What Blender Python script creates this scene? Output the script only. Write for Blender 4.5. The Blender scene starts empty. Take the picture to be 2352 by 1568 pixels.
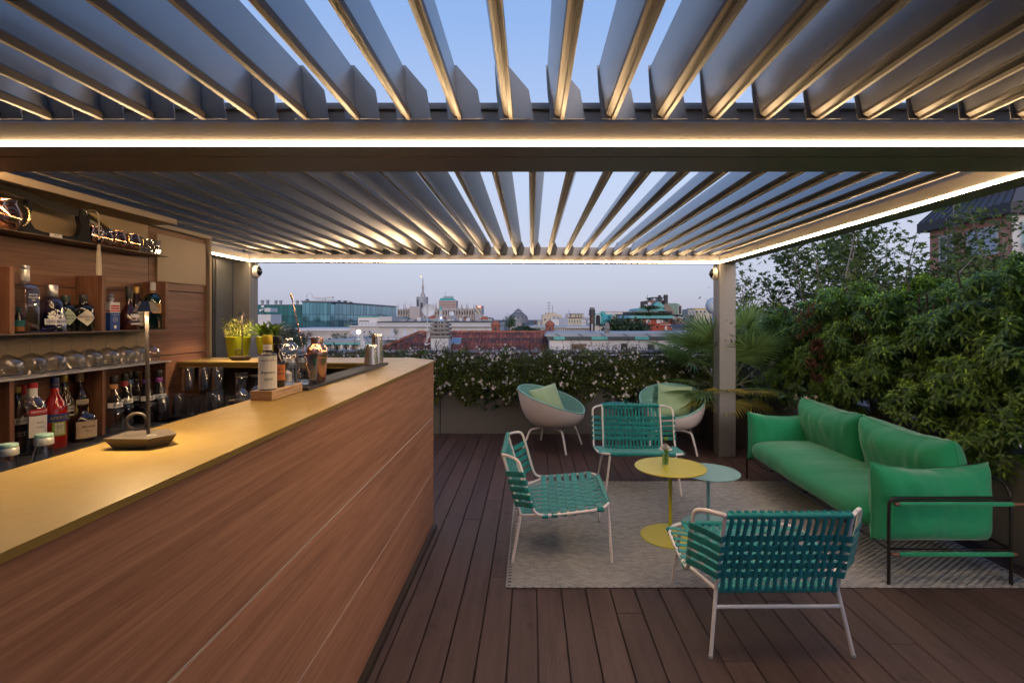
import bpy, math, random
import numpy as np
from mathutils import Vector, Matrix, noise
R = math.radians
random.seed(7); rng = np.random.default_rng(11)
sc = bpy.context.scene
# ------------------------------------------------------------------ camera
cam = bpy.data.cameras.new('camera'); co = bpy.data.objects.new('camera', cam)
sc.collection.objects.link(co); sc.camera = co
co.location = (0, 0, 1.5); co.rotation_euler = (R(90), 0, 0)
cam.sensor_width = 36; cam.lens = 36 * 1177 / 2352
cam.shift_x = -45 / 2352; cam.shift_y = -55 / 2352
cam.clip_start = 0.05; cam.clip_end = 6000
# ------------------------------------------------------------------ world
SUN_EL, SUN_ROT = 12, 187
w = bpy.data.worlds.new('World'); sc.world = w; w.use_nodes = True
nt = w.node_tree; bg = nt.nodes['Background']
sky = nt.nodes.new('ShaderNodeTexSky'); sky.sky_type = 'NISHITA'; sky.sun_disc = False
sky.sun_elevation = R(SUN_EL); sky.sun_rotation = R(SUN_ROT)
sky.altitude = 120; sky.air_density = 1.0; sky.dust_density = 1.0; sky.ozone_density = 2.0
# dusk haze over the whole dome: even in every direction, changing only with height
tcw = nt.nodes.new('ShaderNodeTexCoord'); sxw = nt.nodes.new('ShaderNodeSeparateXYZ'); nt.links.new(tcw.outputs['Generated'], sxw.inputs[0])
rw = nt.nodes.new('ShaderNodeValToRGB'); nt.links.new(sxw.outputs[2], rw.inputs[0])
for i, (p_, c_) in enumerate(((0.0, (2.7, 2.8, 4.2)), (.05, (3.3, 3.35, 4.7)), (.13, (4.3, 4.25, 5.4)), (.26, (4.2, 4.8, 6.4)), (.5, (2.3, 3.6, 6.5)), (1.0, (1.2, 2.2, 5.0)))):
    e_ = rw.color_ramp.elements[i] if i < 2 else rw.color_ramp.elements.new(p_)
    e_.position = p_; e_.color = (*c_, 1)
mw = nt.nodes.new('ShaderNodeMix'); mw.data_type = 'RGBA'; mw.inputs[0].default_value = .8
nt.links.new(sky.outputs[0], mw.inputs[6]); nt.links.new(rw.outputs[0], mw.inputs[7])
nt.links.new(mw.outputs[2], bg.inputs[0]); bg.inputs[1].default_value = 0.15
# ------------------------------------------------------------------ sun (almost gone)
sl = bpy.data.lights.new('sun', 'SUN'); so = bpy.data.objects.new('sun', sl); sc.collection.objects.link(so)
sl.energy = 1.6; sl.angle = R(14); sl.color = (1.0, 0.82, 0.72)
so.rotation_euler = Vector((-.12, .97, -math.tan(R(12)))).to_track_quat('-Z', 'Y').to_euler()
# ------------------------------------------------------------------ picture
sc.view_settings.view_transform = 'Standard'; sc.view_settings.look = 'None'
sc.view_settings.gamma = 1; sc.view_settings.use_curve_mapping = False
sc.view_settings.exposure = 0.0
sc.render.engine = 'CYCLES'
sc.cycles.use_denoising = True
sc.cycles.max_bounces = 12; sc.cycles.transparent_max_bounces = 24
sc.cycles.sample_clamp_indirect = 4; sc.cycles.caustics_refractive = False; sc.cycles.caustics_reflective = False

# ================================================================== helpers
F = 1177.0; CX = 1221.0; CY = 729.0; EYE = 1.5
def P(px, py, Y):
    return Vector(((px - CX) / F * Y, Y, EYE - (py - CY) / F * Y))
def PX(px, Y): return (px - CX) / F * Y
def PZ(py, Y): return EYE - (py - CY) / F * Y
COL = sc.collection
def tag(o, label=None, cat=None, group=None, kind=None):
    if label: o['label'] = label
    if cat: o['category'] = cat
    if group: o['group'] = group
    if kind: o['kind'] = kind
    return o
def empty(name, loc=(0, 0, 0), rz=0, label=None, cat=None, group=None, kind=None, parent=None):
    o = bpy.data.objects.new(name, None); COL.objects.link(o)
    o.location = loc; o.rotation_euler = (0, 0, rz); o.empty_display_size = 0.1
    if parent: o.parent = parent
    return tag(o, label, cat, group, kind)
def copy_tree(o, parent=None):
    c = o.copy(); COL.objects.link(c); c.parent = parent
    for ch in list(o.children): copy_tree(ch, c)
    return c
def link(name, me, m=None, parent=None, loc=None):
    o = bpy.data.objects.new(name, me); COL.objects.link(o)
    if m is not None and not me.materials: me.materials.append(m)
    if parent is not None: o.parent = parent
    if loc is not None: o.location = loc
    return o
def np_mesh(name, v, f):
    v = np.asarray(v, dtype=np.float32); f = np.asarray(f, dtype=np.int32)
    me = bpy.data.meshes.new(name); n, k = f.shape
    me.vertices.add(len(v)); me.vertices.foreach_set('co', v.ravel())
    me.loops.add(n * k); me.loops.foreach_set('vertex_index', f.ravel())
    me.polygons.add(n); me.polygons.foreach_set('loop_start', np.arange(0, n * k, k, dtype=np.int32))
    me.update(calc_edges=True); me.validate()
    return me
class MB:
    def __init__(s): s.v = []; s.f = []
    def add(s, vs, fs):
        o = len(s.v); s.v += [tuple(p) for p in vs]; s.f += [tuple(i + o for i in q) for q in fs]; return s
    def box(s, x0, x1, y0, y1, z0, z1, b=0.0, M=None):
        if x0 > x1: x0, x1 = x1, x0
        if y0 > y1: y0, y1 = y1, y0
        if z0 > z1: z0, z1 = z1, z0
        b = min(b, (x1 - x0) * .45, (y1 - y0) * .45, (z1 - z0) * .45)
        if b <= 0:
            vs = [(x, y, z) for x in (x0, x1) for y in (y0, y1) for z in (z0, z1)]
            fs = [(0, 1, 3, 2), (4, 6, 7, 5), (0, 4, 5, 1), (2, 3, 7, 6), (0, 2, 6, 4), (1, 5, 7, 3)]
        else:
            vs = []; fs = []
            X = (x0, x1); Y = (y0, y1); Z = (z0, z1); ix = {}
            for i in (0, 1):
                for j in (0, 1):
                    for k in (0, 1):
                        c = (X[i], Y[j], Z[k]); sg = (1 - 2 * i, 1 - 2 * j, 1 - 2 * k)
                        for a in range(3):
                            p = [c[t] + (0 if t == a else sg[t] * b) for t in range(3)]
                            ix[(i, j, k, a)] = len(vs); vs.append(p)
            for a in range(3):
                u, w_ = [t for t in range(3) if t != a]
                for e in (0, 1):
                    q = []
                    for (p, r) in ((0, 0), (1, 0), (1, 1), (0, 1)):
                        c = [0, 0, 0]; c[a] = e; c[u] = p; c[w_] = r; q.append(ix[(c[0], c[1], c[2], a)])
                    if (e == 0) == (a != 1): q = q[::-1]
                    fs.append(tuple(q))
            for a in range(3):
                u, w_ = [t for t in range(3) if t != a]
                for p in (0, 1):
                    for r in (0, 1):
                        q = []
                        for (e, t) in ((0, u), (1, u), (1, w_), (0, w_)):
                            c = [0, 0, 0]; c[a] = e; c[u] = p; c[w_] = r; q.append(ix[(c[0], c[1], c[2], t)])
                        fs.append(tuple(q))
            for i in (0, 1):
                for j in (0, 1):
                    for k in (0, 1): fs.append(tuple(ix[(i, j, k, a)] for a in range(3)))
        if M is not None: vs = [M @ Vector(p) for p in vs]
        return s.add(vs, fs)
    def tube(s, pts, r, n=8, cap=True, closed=False):
        pts = [Vector(p) for p in pts]; m = len(pts)
        rs = r if isinstance(r, (list, tuple)) else [r] * m
        T = []
        for i in range(m):
            a = pts[(i - 1) % m] if (i > 0 or closed) else pts[i]
            b = pts[(i + 1) % m] if (i < m - 1 or closed) else pts[i]
            t = (b - a); T.append(t.normalized() if t.length > 1e-9 else Vector((0, 0, 1)))
        up = Vector((0, 0, 1)) if abs(T[0].z) < .9 else Vector((1, 0, 0))
        nrm = T[0].cross(up).normalized(); vs = []
        for i in range(m):
            nrm = (nrm - T[i] * nrm.dot(T[i]))
            nrm = nrm.normalized() if nrm.length > 1e-6 else T[i].orthogonal().normalized()
            bn = T[i].cross(nrm)
            for k in range(n):
                a = 2 * math.pi * k / n
                vs.append(pts[i] + (nrm * math.cos(a) + bn * math.sin(a)) * rs[i])
        fs = []
        for i in range(m if closed else m - 1):
            j = (i + 1) % m
            for k in range(n):
                l = (k + 1) % n; fs.append((i * n + k, i * n + l, j * n + l, j * n + k))
        if cap and not closed:
            fs.append(tuple(range(n))[::-1]); fs.append(tuple((m - 1) * n + k for k in range(n)))
        return s.add(vs, fs)
    def lathe(s, prof, n=24, c=(0, 0, 0), a0=0, a1=None, cap=False, sx=1, sy=1, rib=0, nrib=0):
        vs = []; fs = []; full = a1 is None
        N = n if full else n + 1
        for (r, z) in prof:
            for k in range(N):
                a = (a0 + (2 * math.pi if full else (a1 - a0)) * k / n)
                rr = r * (1 + (rib * math.cos(nrib * a) if rib else 0))
                vs.append((c[0] + sx * rr * math.cos(a), c[1] + sy * rr * math.sin(a), c[2] + z))
        for i in range(len(prof) - 1):
            for k in range(n):
                l = (k + 1) % N; fs.append((i * N + k, i * N + l, (i + 1) * N + l, (i + 1) * N + k))
        if cap: fs.append(tuple(range(N))[::-1]); fs.append(tuple((len(prof) - 1) * N + k for k in range(N)))
        return s.add(vs, fs)
    def prism(s, poly, a0, a1, axis='y'):
        n = len(poly); vs = []
        for a in (a0, a1):
            for (p, q) in poly:
                vs.append({'y': (p, a, q), 'x': (a, p, q), 'z': (p, q, a)}[axis])
        fs = [tuple(range(n)), tuple(range(n, 2 * n))[::-1]]
        for i in range(n):
            j = (i + 1) % n; fs.append((i, n + i, n + j, j))
        return s.add(vs, fs)
    def mesh(s, name, smooth=None):
        me = bpy.data.meshes.new(name); me.from_pydata(s.v, [], s.f)
        import bmesh
        b = bmesh.new(); b.from_mesh(me); bmesh.ops.recalc_face_normals(b, faces=b.faces); b.to_mesh(me); b.free()
        if smooth:
            me.polygons.foreach_set('use_smooth', [True] * len(me.polygons)); me.set_sharp_from_angle(angle=R(smooth))
        return me
    def build(s, name, m, parent=None, smooth=None, loc=None):
        return link(name, s.mesh(name, smooth), m, parent, loc)
def rr(a, b): return random.uniform(a, b)
def arc(c, u, v, r, a0, a1, n):
    c = Vector(c); u = Vector(u); v = Vector(v)
    return [c + u * (r * math.cos(a0 + (a1 - a0) * i / n)) + v * (r * math.sin(a0 + (a1 - a0) * i / n)) for i in range(n + 1)]
def smooth_path(pts, it=2):
    pts = [Vector(p) for p in pts]
    for _ in range(it):
        q = [pts[0]]
        for a, b in zip(pts[:-1], pts[1:]): q += [a * .75 + b * .25, a * .25 + b * .75]
        q.append(pts[-1]); pts = q
    return pts
def text_geo(s, size=1.0, bold=0.0, shear=0):
    cu = bpy.data.curves.new('t', 'FONT'); cu.body = s; cu.size = size; cu.align_x = 'CENTER'; cu.align_y = 'CENTER'
    cu.offset = bold; cu.resolution_u = 2; cu.shear = shear
    o = bpy.data.objects.new('t', cu); COL.objects.link(o)
    me = bpy.data.meshes.new_from_object(o.evaluated_get(bpy.context.evaluated_depsgraph_get()))
    vs = [v.co.copy() for v in me.vertices]; fs = [tuple(p.vertices) for p in me.polygons]
    bpy.data.objects.remove(o); bpy.data.meshes.remove(me); bpy.data.curves.remove(cu)
    return vs, fs
def fit_text(s, wid, hei, bold=0.0, shear=0):
    vs, fs = text_geo(s, 1.0, bold, shear)
    if not vs: return vs, fs
    xs = [v.x for v in vs]; ys = [v.y for v in vs]
    a = max(xs) - min(xs); b = max(ys) - min(ys); k = min(wid / a, hei / b)
    cx = (max(xs) + min(xs)) / 2; cy = (max(ys) + min(ys)) / 2
    return [Vector(((v.x - cx) * k, (v.y - cy) * k, 0)) for v in vs], fs

# ================================================================== materials
def newmat(name):
    m = bpy.data.materials.new(name); m.use_nodes = True; n = m.node_tree
    return m, n, n.nodes['Principled BSDF'], n.links
def mat(name, col, rough=.5, metal=0., var=0., vscale=4., bump=0., bscale=60., spec=.5, island=0., objr=0., coat=0., coatr=.2, stretch=(1, 1, 1), sheen=0., trans=0., rvar=0.):
    m, n, b, L = newmat(name)
    b.inputs['Base Color'].default_value = (*col, 1); b.inputs['Roughness'].default_value = rough
    b.inputs['Metallic'].default_value = metal; b.inputs['Specular IOR Level'].default_value = spec
    b.inputs['Coat Weight'].default_value = coat; b.inputs['Coat Roughness'].default_value = coatr if coat >= .9 else .03; b.inputs['Sheen Weight'].default_value = sheen
    tc = n.nodes.new('ShaderNodeTexCoord'); mp = n.nodes.new('ShaderNodeMapping'); mp.inputs['Scale'].default_value = stretch
    L.new(tc.outputs['Object'], mp.inputs[0])
    last = None
    if var > 0:
        nz = n.nodes.new('ShaderNodeTexNoise'); nz.inputs['Scale'].default_value = vscale; nz.inputs['Detail'].default_value = 6
        nz.inputs['Roughness'].default_value = .65
        L.new(mp.outputs[0], nz.inputs[0])
        mr = n.nodes.new('ShaderNodeMapRange'); mr.inputs[1].default_value = .25; mr.inputs[2].default_value = .75
        mr.inputs[3].default_value = 1 - var; mr.inputs[4].default_value = 1 + var
        L.new(nz.outputs[0], mr.inputs[0]); last = mr.outputs[0]
    for amt, kind in ((island, 'i'), (objr, 'o')):
        if amt > 0:
            if kind == 'i': g = n.nodes.new('ShaderNodeNewGeometry'); src = g.outputs['Random Per Island']
            else: g = n.nodes.new('ShaderNodeObjectInfo'); src = g.outputs['Random']
            mr = n.nodes.new('ShaderNodeMapRange'); mr.inputs[3].default_value = 1 - amt; mr.inputs[4].default_value = 1 + amt
            L.new(src, mr.inputs[0])
            if last is None: last = mr.outputs[0]
            else:
                mu = n.nodes.new('ShaderNodeMath'); mu.operation = 'MULTIPLY'; L.new(last, mu.inputs[0]); L.new(mr.outputs[0], mu.inputs[1]); last = mu.outputs[0]
    if last is not None:
        mx = n.nodes.new('ShaderNodeVectorMath'); mx.operation = 'SCALE'; mx.inputs[0].default_value = col
        L.new(last, mx.inputs['Scale']); L.new(mx.outputs[0], b.inputs['Base Color'])
    if rvar > 0:
        nr = n.nodes.new('ShaderNodeTexNoise'); nr.inputs['Scale'].default_value = 7; nr.inputs['Detail'].default_value = 9; nr.inputs['Roughness'].default_value = .7; nr.inputs['Distortion'].default_value = .8
        L.new(mp.outputs[0], nr.inputs[0]); mq = n.nodes.new('ShaderNodeMapRange'); mq.inputs[1].default_value = .3; mq.inputs[2].default_value = .7; mq.inputs[3].default_value = rough - rvar; mq.inputs[4].default_value = rough + rvar
        L.new(nr.outputs[0], mq.inputs[0]); L.new(mq.outputs[0], b.inputs['Roughness'])
    if bump > 0:
        nz = n.nodes.new('ShaderNodeTexNoise'); nz.inputs['Scale'].default_value = bscale; nz.inputs['Detail'].default_value = 4
        L.new(mp.outputs[0], nz.inputs[0]); bp = n.nodes.new('ShaderNodeBump'); bp.inputs['Strength'].default_value = bump
        bp.inputs['Distance'].default_value = .01
        L.new(nz.outputs[0], bp.inputs['Height']); L.new(bp.outputs[0], b.inputs['Normal'])
    return m
def wood(name, c0, c1, axis, scale=1.0, rough=.45, spec=.4):
    """walnut veneer: grain runs along axis"""
    m, n, b, L = newmat(name)
    tc = n.nodes.new('ShaderNodeTexCoord'); mp = n.nodes.new('ShaderNodeMapping')
    s = [26 * scale] * 3; s['xyz'.index(axis)] = .7 * scale; mp.inputs['Scale'].default_value = s
    oi = n.nodes.new('ShaderNodeObjectInfo'); ml = n.nodes.new('ShaderNodeMath'); ml.operation = 'MULTIPLY'; ml.inputs[1].default_value = 37
    L.new(oi.outputs['Random'], ml.inputs[0]); cb = n.nodes.new('ShaderNodeCombineXYZ')
    for k in range(3): L.new(ml.outputs[0], cb.inputs[k])
    L.new(tc.outputs['Object'], mp.inputs[0]); ad = n.nodes.new('ShaderNodeVectorMath'); L.new(mp.outputs[0], ad.inputs[0]); L.new(cb.outputs[0], ad.inputs[1])
    nz = n.nodes.new('ShaderNodeTexNoise'); nz.inputs['Scale'].default_value = 1.0; nz.inputs['Detail'].default_value = 8
    nz.inputs['Roughness'].default_value = .66; nz.inputs['Distortion'].default_value = 1.6
    L.new(ad.outputs[0], nz.inputs[0])
    n2 = n.nodes.new('ShaderNodeTexNoise'); n2.inputs['Scale'].default_value = 9; n2.inputs['Detail'].default_value = 3; L.new(ad.outputs[0], n2.inputs[0])
    mm = n.nodes.new('ShaderNodeMath'); mm.operation = 'MULTIPLY_ADD'; mm.inputs[1].default_value = .35; L.new(n2.outputs[0], mm.inputs[0]); L.new(nz.outputs[0], mm.inputs[2])
    cr = n.nodes.new('ShaderNodeValToRGB'); cr.color_ramp.elements[0].position = .50; cr.color_ramp.elements[1].position = .84
    cr.color_ramp.elements[0].color = (*c0, 1); cr.color_ramp.elements[1].color = (*c1, 1)
    L.new(mm.outputs[0], cr.inputs[0]); L.new(cr.outputs[0], b.inputs['Base Color'])
    b.inputs['Roughness'].default_value = rough; b.inputs['Specular IOR Level'].default_value = spec
    bp = n.nodes.new('ShaderNodeBump'); bp.inputs['Strength'].default_value = .12; bp.inputs['Distance'].default_value = .003
    L.new(n2.outputs[0], bp.inputs['Height']); L.new(bp.outputs[0], b.inputs['Normal'])
    return m
def emit(name, col, s):
    m = bpy.data.materials.new(name); m.use_nodes = True; n = m.node_tree; n.nodes.clear()
    e = n.nodes.new('ShaderNodeEmission'); o = n.nodes.new('ShaderNodeOutputMaterial')
    e.inputs[0].default_value = (*col, 1); e.inputs[1].default_value = s; n.links.new(e.outputs[0], o.inputs[0]); return m
def thin_glass(name, tint=(.93, .95, .94), refl=1.0, rough=.02):
    m = bpy.data.materials.new(name); m.use_nodes = True; n = m.node_tree; n.nodes.clear(); L = n.links
    t = n.nodes.new('ShaderNodeBsdfTransparent'); t.inputs[0].default_value = (*tint, 1)
    g = n.nodes.new('ShaderNodeBsdfGlossy'); g.inputs['Roughness'].default_value = rough
    lw = n.nodes.new('ShaderNodeLayerWeight'); lw.inputs[0].default_value = .35
    mr = n.nodes.new('ShaderNodeMapRange'); mr.inputs[3].default_value = .05 * refl; mr.inputs[4].default_value = min(1, .75 * refl)
    L.new(lw.outputs['Facing'], mr.inputs[0])
    mx = n.nodes.new('ShaderNodeMixShader'); o = n.nodes.new('ShaderNodeOutputMaterial')
    L.new(mr.outputs[0], mx.inputs[0]); L.new(t.outputs[0], mx.inputs[1]); L.new(g.outputs[0], mx.inputs[2]); L.new(mx.outputs[0], o.inputs[0]); return m
def real_glass(name, tint=(1, 1, 1)):
    m = bpy.data.materials.new(name); m.use_nodes = True; n = m.node_tree; n.nodes.clear()
    g = n.nodes.new('ShaderNodeBsdfGlass'); g.inputs[0].default_value = (*tint, 1); g.inputs['Roughness'].default_value = 0.0; g.inputs['IOR'].default_value = 1.46
    o = n.nodes.new('ShaderNodeOutputMaterial'); n.links.new(g.outputs[0], o.inputs[0]); return m
def leafmat(name, col, var=.35, rough=.45, trans=.25, spec=.4):
    m, n, b, L = newmat(name)
    g = n.nodes.new('ShaderNodeNewGeometry'); mr = n.nodes.new('ShaderNodeMapRange'); mr.inputs[3].default_value = 1 - var; mr.inputs[4].default_value = 1 + var
    L.new(g.outputs['Random Per Island'], mr.inputs[0])
    mx = n.nodes.new('ShaderNodeVectorMath'); mx.operation = 'SCALE'; mx.inputs[0].default_value = col; L.new(mr.outputs[0], mx.inputs['Scale'])
    L.new(mx.outputs[0], b.inputs['Base Color']); b.inputs['Roughness'].default_value = rough; b.inputs['Specular IOR Level'].default_value = spec
    tr = n.nodes.new('ShaderNodeBsdfTranslucent'); L.new(mx.outputs[0], tr.inputs[0])
    ms = n.nodes.new('ShaderNodeMixShader'); ms.inputs[0].default_value = trans; o = n.nodes['Material Output']
    L.new(b.outputs[0], ms.inputs[1]); L.new(tr.outputs[0], ms.inputs[2]); L.new(ms.outputs[0], o.inputs[0]); return m
M = {}
M['alu'] = mat('pergola aluminium', (.28, .255, .23), .46, .35, var=.06, vscale=2, bump=.02, bscale=400)
M['louver'] = mat('louver aluminium', (.25, .25, .255), .29, .72, var=.08, vscale=3)
M['lip'] = mat('louver lip', (.044, .036, .030), .45, .25, var=.05, vscale=3)
M['post'] = mat('post paint', (.19, .186, .182), .45, .25, var=.05, vscale=3, bump=.03, bscale=500)
M['dark'] = mat('dark metal', (.035, .03, .027), .45, .3)
M['led'] = emit('led diffuser', (1.0, .66, .34), 92.0)
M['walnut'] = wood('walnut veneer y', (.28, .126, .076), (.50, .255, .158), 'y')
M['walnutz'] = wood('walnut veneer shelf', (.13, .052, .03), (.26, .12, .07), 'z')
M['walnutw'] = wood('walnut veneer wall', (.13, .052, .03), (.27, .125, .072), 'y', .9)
M['brass'] = mat('bronze laminate top', (.31, .20, .050), .40, .15, rvar=.06, var=.06, vscale=2.2, bump=.02, bscale=300)
M['beige'] = mat('bronze lacquer panel', (.33, .24, .145), .5, .15, var=.06, vscale=3)
M['seam'] = mat('pale seam', (.55, .50, .44), .5)
M['black'] = mat('black', (.012, .012, .012), .5)
M['blackm'] = mat('black metal', (.02, .018, .017), .38, .4)
M['slate'] = mat('black worktop', (.03, .03, .032), .4, var=.1, vscale=20)
M['white'] = mat('white powder coat', (.84, .79, .77), .4, var=.03)
M['glass'] = thin_glass('clear glass', (.94, .95, .95), 1.5)
M['rglass'] = thin_glass('drinking glass', (.975, .98, .98), .6)
M['tglass'] = thin_glass('ribbed tumbler glass', (.95, .96, .96), 2.1, .12)
M['glassb'] = thin_glass('bottle glass', (.90, .92, .91), 1.1)
M['steel'] = mat('polished steel', (.82, .78, .73), .26, 1.0, var=.05)
M['copper'] = mat('polished copper', (.90, .52, .36), .24, 1.0, var=.06)
M['copperd'] = mat('hammered copper', (.72, .36, .22), .08, 1.0)
M['gold'] = mat('brass handle', (.80, .58, .25), .15, 1.0)
M['paper'] = mat('white paper label', (.72, .68, .62), .6)
M['cream'] = mat('cream label', (.55, .46, .32), .6)
M['ink'] = mat('black print', (.02, .02, .02), .6)
# ================================================================== setting: ground, deck
M['ground'] = mat('city ground', (.06, .06, .062), .9, var=.3, vscale=.05)
tag(MB().box(-3000, 3000, -400, 5000, -22.4, -22).build('ground', M['ground']), kind='structure')
def deckmat():
    m, n, b, L = newmat('brown composite decking')
    tc = n.nodes.new('ShaderNodeTexCoord'); oi = n.nodes.new('ShaderNodeObjectInfo')
    ml = n.nodes.new('ShaderNodeMath'); ml.operation = 'MULTIPLY'; ml.inputs[1].default_value = 51; L.new(oi.outputs['Random'], ml.inputs[0])
    ad = n.nodes.new('ShaderNodeVectorMath'); L.new(tc.outputs['Object'], ad.inputs[0]); L.new(ml.outputs[0], ad.inputs[1])
    mp = n.nodes.new('ShaderNodeMapping'); mp.inputs['Scale'].default_value = (18, 1.6, 6); L.new(ad.outputs[0], mp.inputs[0])
    nz = n.nodes.new('ShaderNodeTexNoise'); nz.inputs['Scale'].default_value = 1.4; nz.inputs['Detail'].default_value = 7; L.new(mp.outputs[0], nz.inputs[0])
    n2 = n.nodes.new('ShaderNodeTexNoise'); n2.inputs['Scale'].default_value = 9; n2.inputs['Detail'].default_value = 5; L.new(ad.outputs[0], n2.inputs[0])
    sp = n.nodes.new('ShaderNodeMapRange'); sp.inputs[1].default_value = .60; sp.inputs[2].default_value = .72; sp.inputs[3].default_value = 1; sp.inputs[4].default_value = .62; L.new(n2.outputs[0], sp.inputs[0])
    cr = n.nodes.new('ShaderNodeValToRGB'); cr.color_ramp.elements[0].position = .3; cr.color_ramp.elements[1].position = .75
    cr.color_ramp.elements[0].color = (.062, .037, .032, 1); cr.color_ramp.elements[1].color = (.108, .067, .059, 1); L.new(nz.outputs[0], cr.inputs[0])
    mr = n.nodes.new('ShaderNodeMapRange'); mr.inputs[3].default_value = .82; mr.inputs[4].default_value = 1.16; L.new(oi.outputs['Random'], mr.inputs[0])
    mu = n.nodes.new('ShaderNodeMath'); mu.operation = 'MULTIPLY'; L.new(mr.outputs[0], mu.inputs[0]); L.new(sp.outputs[0], mu.inputs[1])
    sc_ = n.nodes.new('ShaderNodeVectorMath'); sc_.operation = 'SCALE'; L.new(cr.outputs[0], sc_.inputs[0]); L.new(mu.outputs[0], sc_.inputs['Scale'])
    L.new(sc_.outputs[0], b.inputs['Base Color']); b.inputs['Roughness'].default_value = .55; b.inputs['Specular IOR Level'].default_value = .35
    sx = n.nodes.new('ShaderNodeSeparateXYZ'); L.new(tc.outputs['Object'], sx.inputs[0])
    m2 = n.nodes.new('ShaderNodeMath'); m2.operation = 'MULTIPLY'; m2.inputs[1].default_value = 2 * math.pi / .0058; L.new(sx.outputs[0], m2.inputs[0])
    sn = n.nodes.new('ShaderNodeMath'); sn.operation = 'SINE'; L.new(m2.outputs[0], sn.inputs[0])
    bp = n.nodes.new('ShaderNodeBump'); bp.inputs['Strength'].default_value = .5; bp.inputs['Distance'].default_value = .0012
    L.new(sn.outputs[0], bp.inputs['Height']); L.new(bp.outputs[0], b.inputs['Normal']); return m
M['deck'] = deckmat()
deck = tag(MB().box(-3.3, 3.4, -2.5, 7.0, -.2, -.028).build('deck', M['black']), kind='structure')
bm_cache = {}
for k in range(-22, 25):
    x0 = .0287 + k * .1344
    y = -1.0 + rr(-.5, .4)
    while y < 6.6:
        Lb = random.choice((2.0, 2.4, 3.0)); y1 = min(y + Lb, 6.6)
        key = round(y1 - y, 3)
        if key not in bm_cache: bm_cache[key] = MB().box(.0026, .1318, 0, y1 - y - .002, -.026, 0, .0025).mesh('deck_board')
        o = link('deck_board', bm_cache[key], M['deck'], deck, (x0, y, 0)); y = y1
# building mass under the terrace and its dark glazed side wall
M['render'] = mat('grey render', (.3, .29, .28), .8, var=.1)
tag(MB().box(-8, 4.2, -4, 7.4, -22, -.21).build('terrace_building', M['render']), 'grey block carrying the roof terrace', 'building')

# ================================================================== pergola
per = empty('pergola', (0, 0, 0), 0, 'taupe metal pergola with open tilting louvres and warm light strips', 'pergola')
def yfar(x): return 5.33 + (x + 2.935) * .0343
Z0, Z1, ZG = 2.0835, 2.165, 2.255
def beam(b, x0, x1, y0, y1, z0=Z0, z1=Z1): return b.box(x0, x1, y0, y1, z0, z1, .004)
beam(MB(), -3.105, 2.195, 1.74, 1.864).box(-3.1, 2.19, 1.80, 1.862, Z1 - .002, ZG, .003).build('beam', M['alu'], per)
MB().box(-3.1, 2.19, 1.787, 1.80, ZG - .03, ZG - .012, .003).box(-3.1, 2.19, 1.775, 1.80, Z1 - .001, Z1 + .012, .002).build('gutter', M['alu'], per)
beam(MB(), -3.105, 2.195, 1.867, 2.06).box(-3.1, 2.19, 1.9, 2.0, Z1 - .002, ZG, .003).build('beam', M['alu'], per)
b = MB().prism([(-3.105, yfar(-3.105)), (2.195, yfar(2.195)), (2.195, yfar(2.195) + .17), (-3.105, yfar(-3.105) + .17)], Z0, Z1, 'z')
b.prism([(-3.1, yfar(-3.1) + .07), (2.19, yfar(2.19) + .07), (2.19, yfar(2.19) + .168), (-3.1, yfar(-3.1) + .168)], Z1 - .002, ZG, 'z').build('beam', M['alu'], per)
for y0, y1 in ((2.061, yfar(2.1) - .001), (-1.8, 1.739)):
    beam(MB(), 2.018, 2.194, y0, y1).box(2.09, 2.19, y0, y1, Z1 - .002, ZG - .003, .003).build('beam', M['alu'], per)
    beam(MB(), -3.104, -2.935, y0, y1 if y0 < 0 else yfar(-3) - .001).box(-3.1, -3.0, y0, y1 if y0 < 0 else yfar(-3), Z1 - .002, ZG - .003, .003).build('beam', M['alu'], per)
MB().box(2.018, 2.195, yfar(2.1) + .002, yfar(2.1) + .19, 0, Z0 - .001, .005).build('post', M['post'], per)
MB().box(-3.105, -2.935, 5.332, 5.50, 0, Z0 - .001, .005).build('post', M['post'], per)
# light strips: diffuser rods set in the lower inner edge of every beam
def strip(a, c, n):
    """rod diffuser under a small aluminium cover; n points into the bay"""
    a = Vector(a); c = Vector(c); n = Vector(n)
    MB().tube([a, c], .0086, 10).build('light_strip', M['led'], per, 60)
zs = 2.0905
strip((-2.93, 1.7415, zs), (2.02, 1.7415, zs), (0, -1, 0))
strip((-2.93, 2.073, zs + .018), (2.0, 2.073, zs + .018), (0, 1, 0))
strip((-2.925, yfar(-2.925) + .001, zs), (2.010, yfar(2.012) + .001, zs), (0, -1, 0))
strip((2.0225, 2.085, zs), (2.0225, yfar(2.012) - .016, zs), (-1, 0, 0))
strip((-2.9395, 2.085, zs), (-2.9395, yfar(-2.929) - .016, zs), (1, 0, 0))
# louvres
prof = [(-.047, .172), (-.042, .178), (-.018, .178), (-.012, .172), (-.004, .045), (-.002, .031), (-.014, .024), (-.024, .028), (-.037, .09)]
proff = [(.030, .135), (.035, .140), (.052, .140), (.058, .134), (.022, .075), (-.002, .031), (-.014, .024), (-.024, .028), (-.004, .075)]
lipp = [(-.024, .0275), (-.014, .0235), (-.002, .0305), (.007, .028), (.010, .022), (.010, .002), (.008, .000), (-.003, .000), (-.005, .010), (-.014, .013), (-.022, .018)]
capp = [(-.052, .182), (-.008, .182), (.062, .100), (.078, .004), (-.036, .004), (-.046, .085)]
ZL = 2.155
def louver_mesh(Ln, pr=prof): return MB().prism(pr, 0, Ln, 'y').mesh('louver', 25)
def lip_mesh(Ln): return MB().prism(lipp, 0, Ln, 'y').mesh('lip')
cap_me = MB().prism(capp, 0, .004, 'y').mesh('end_cap')
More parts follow.
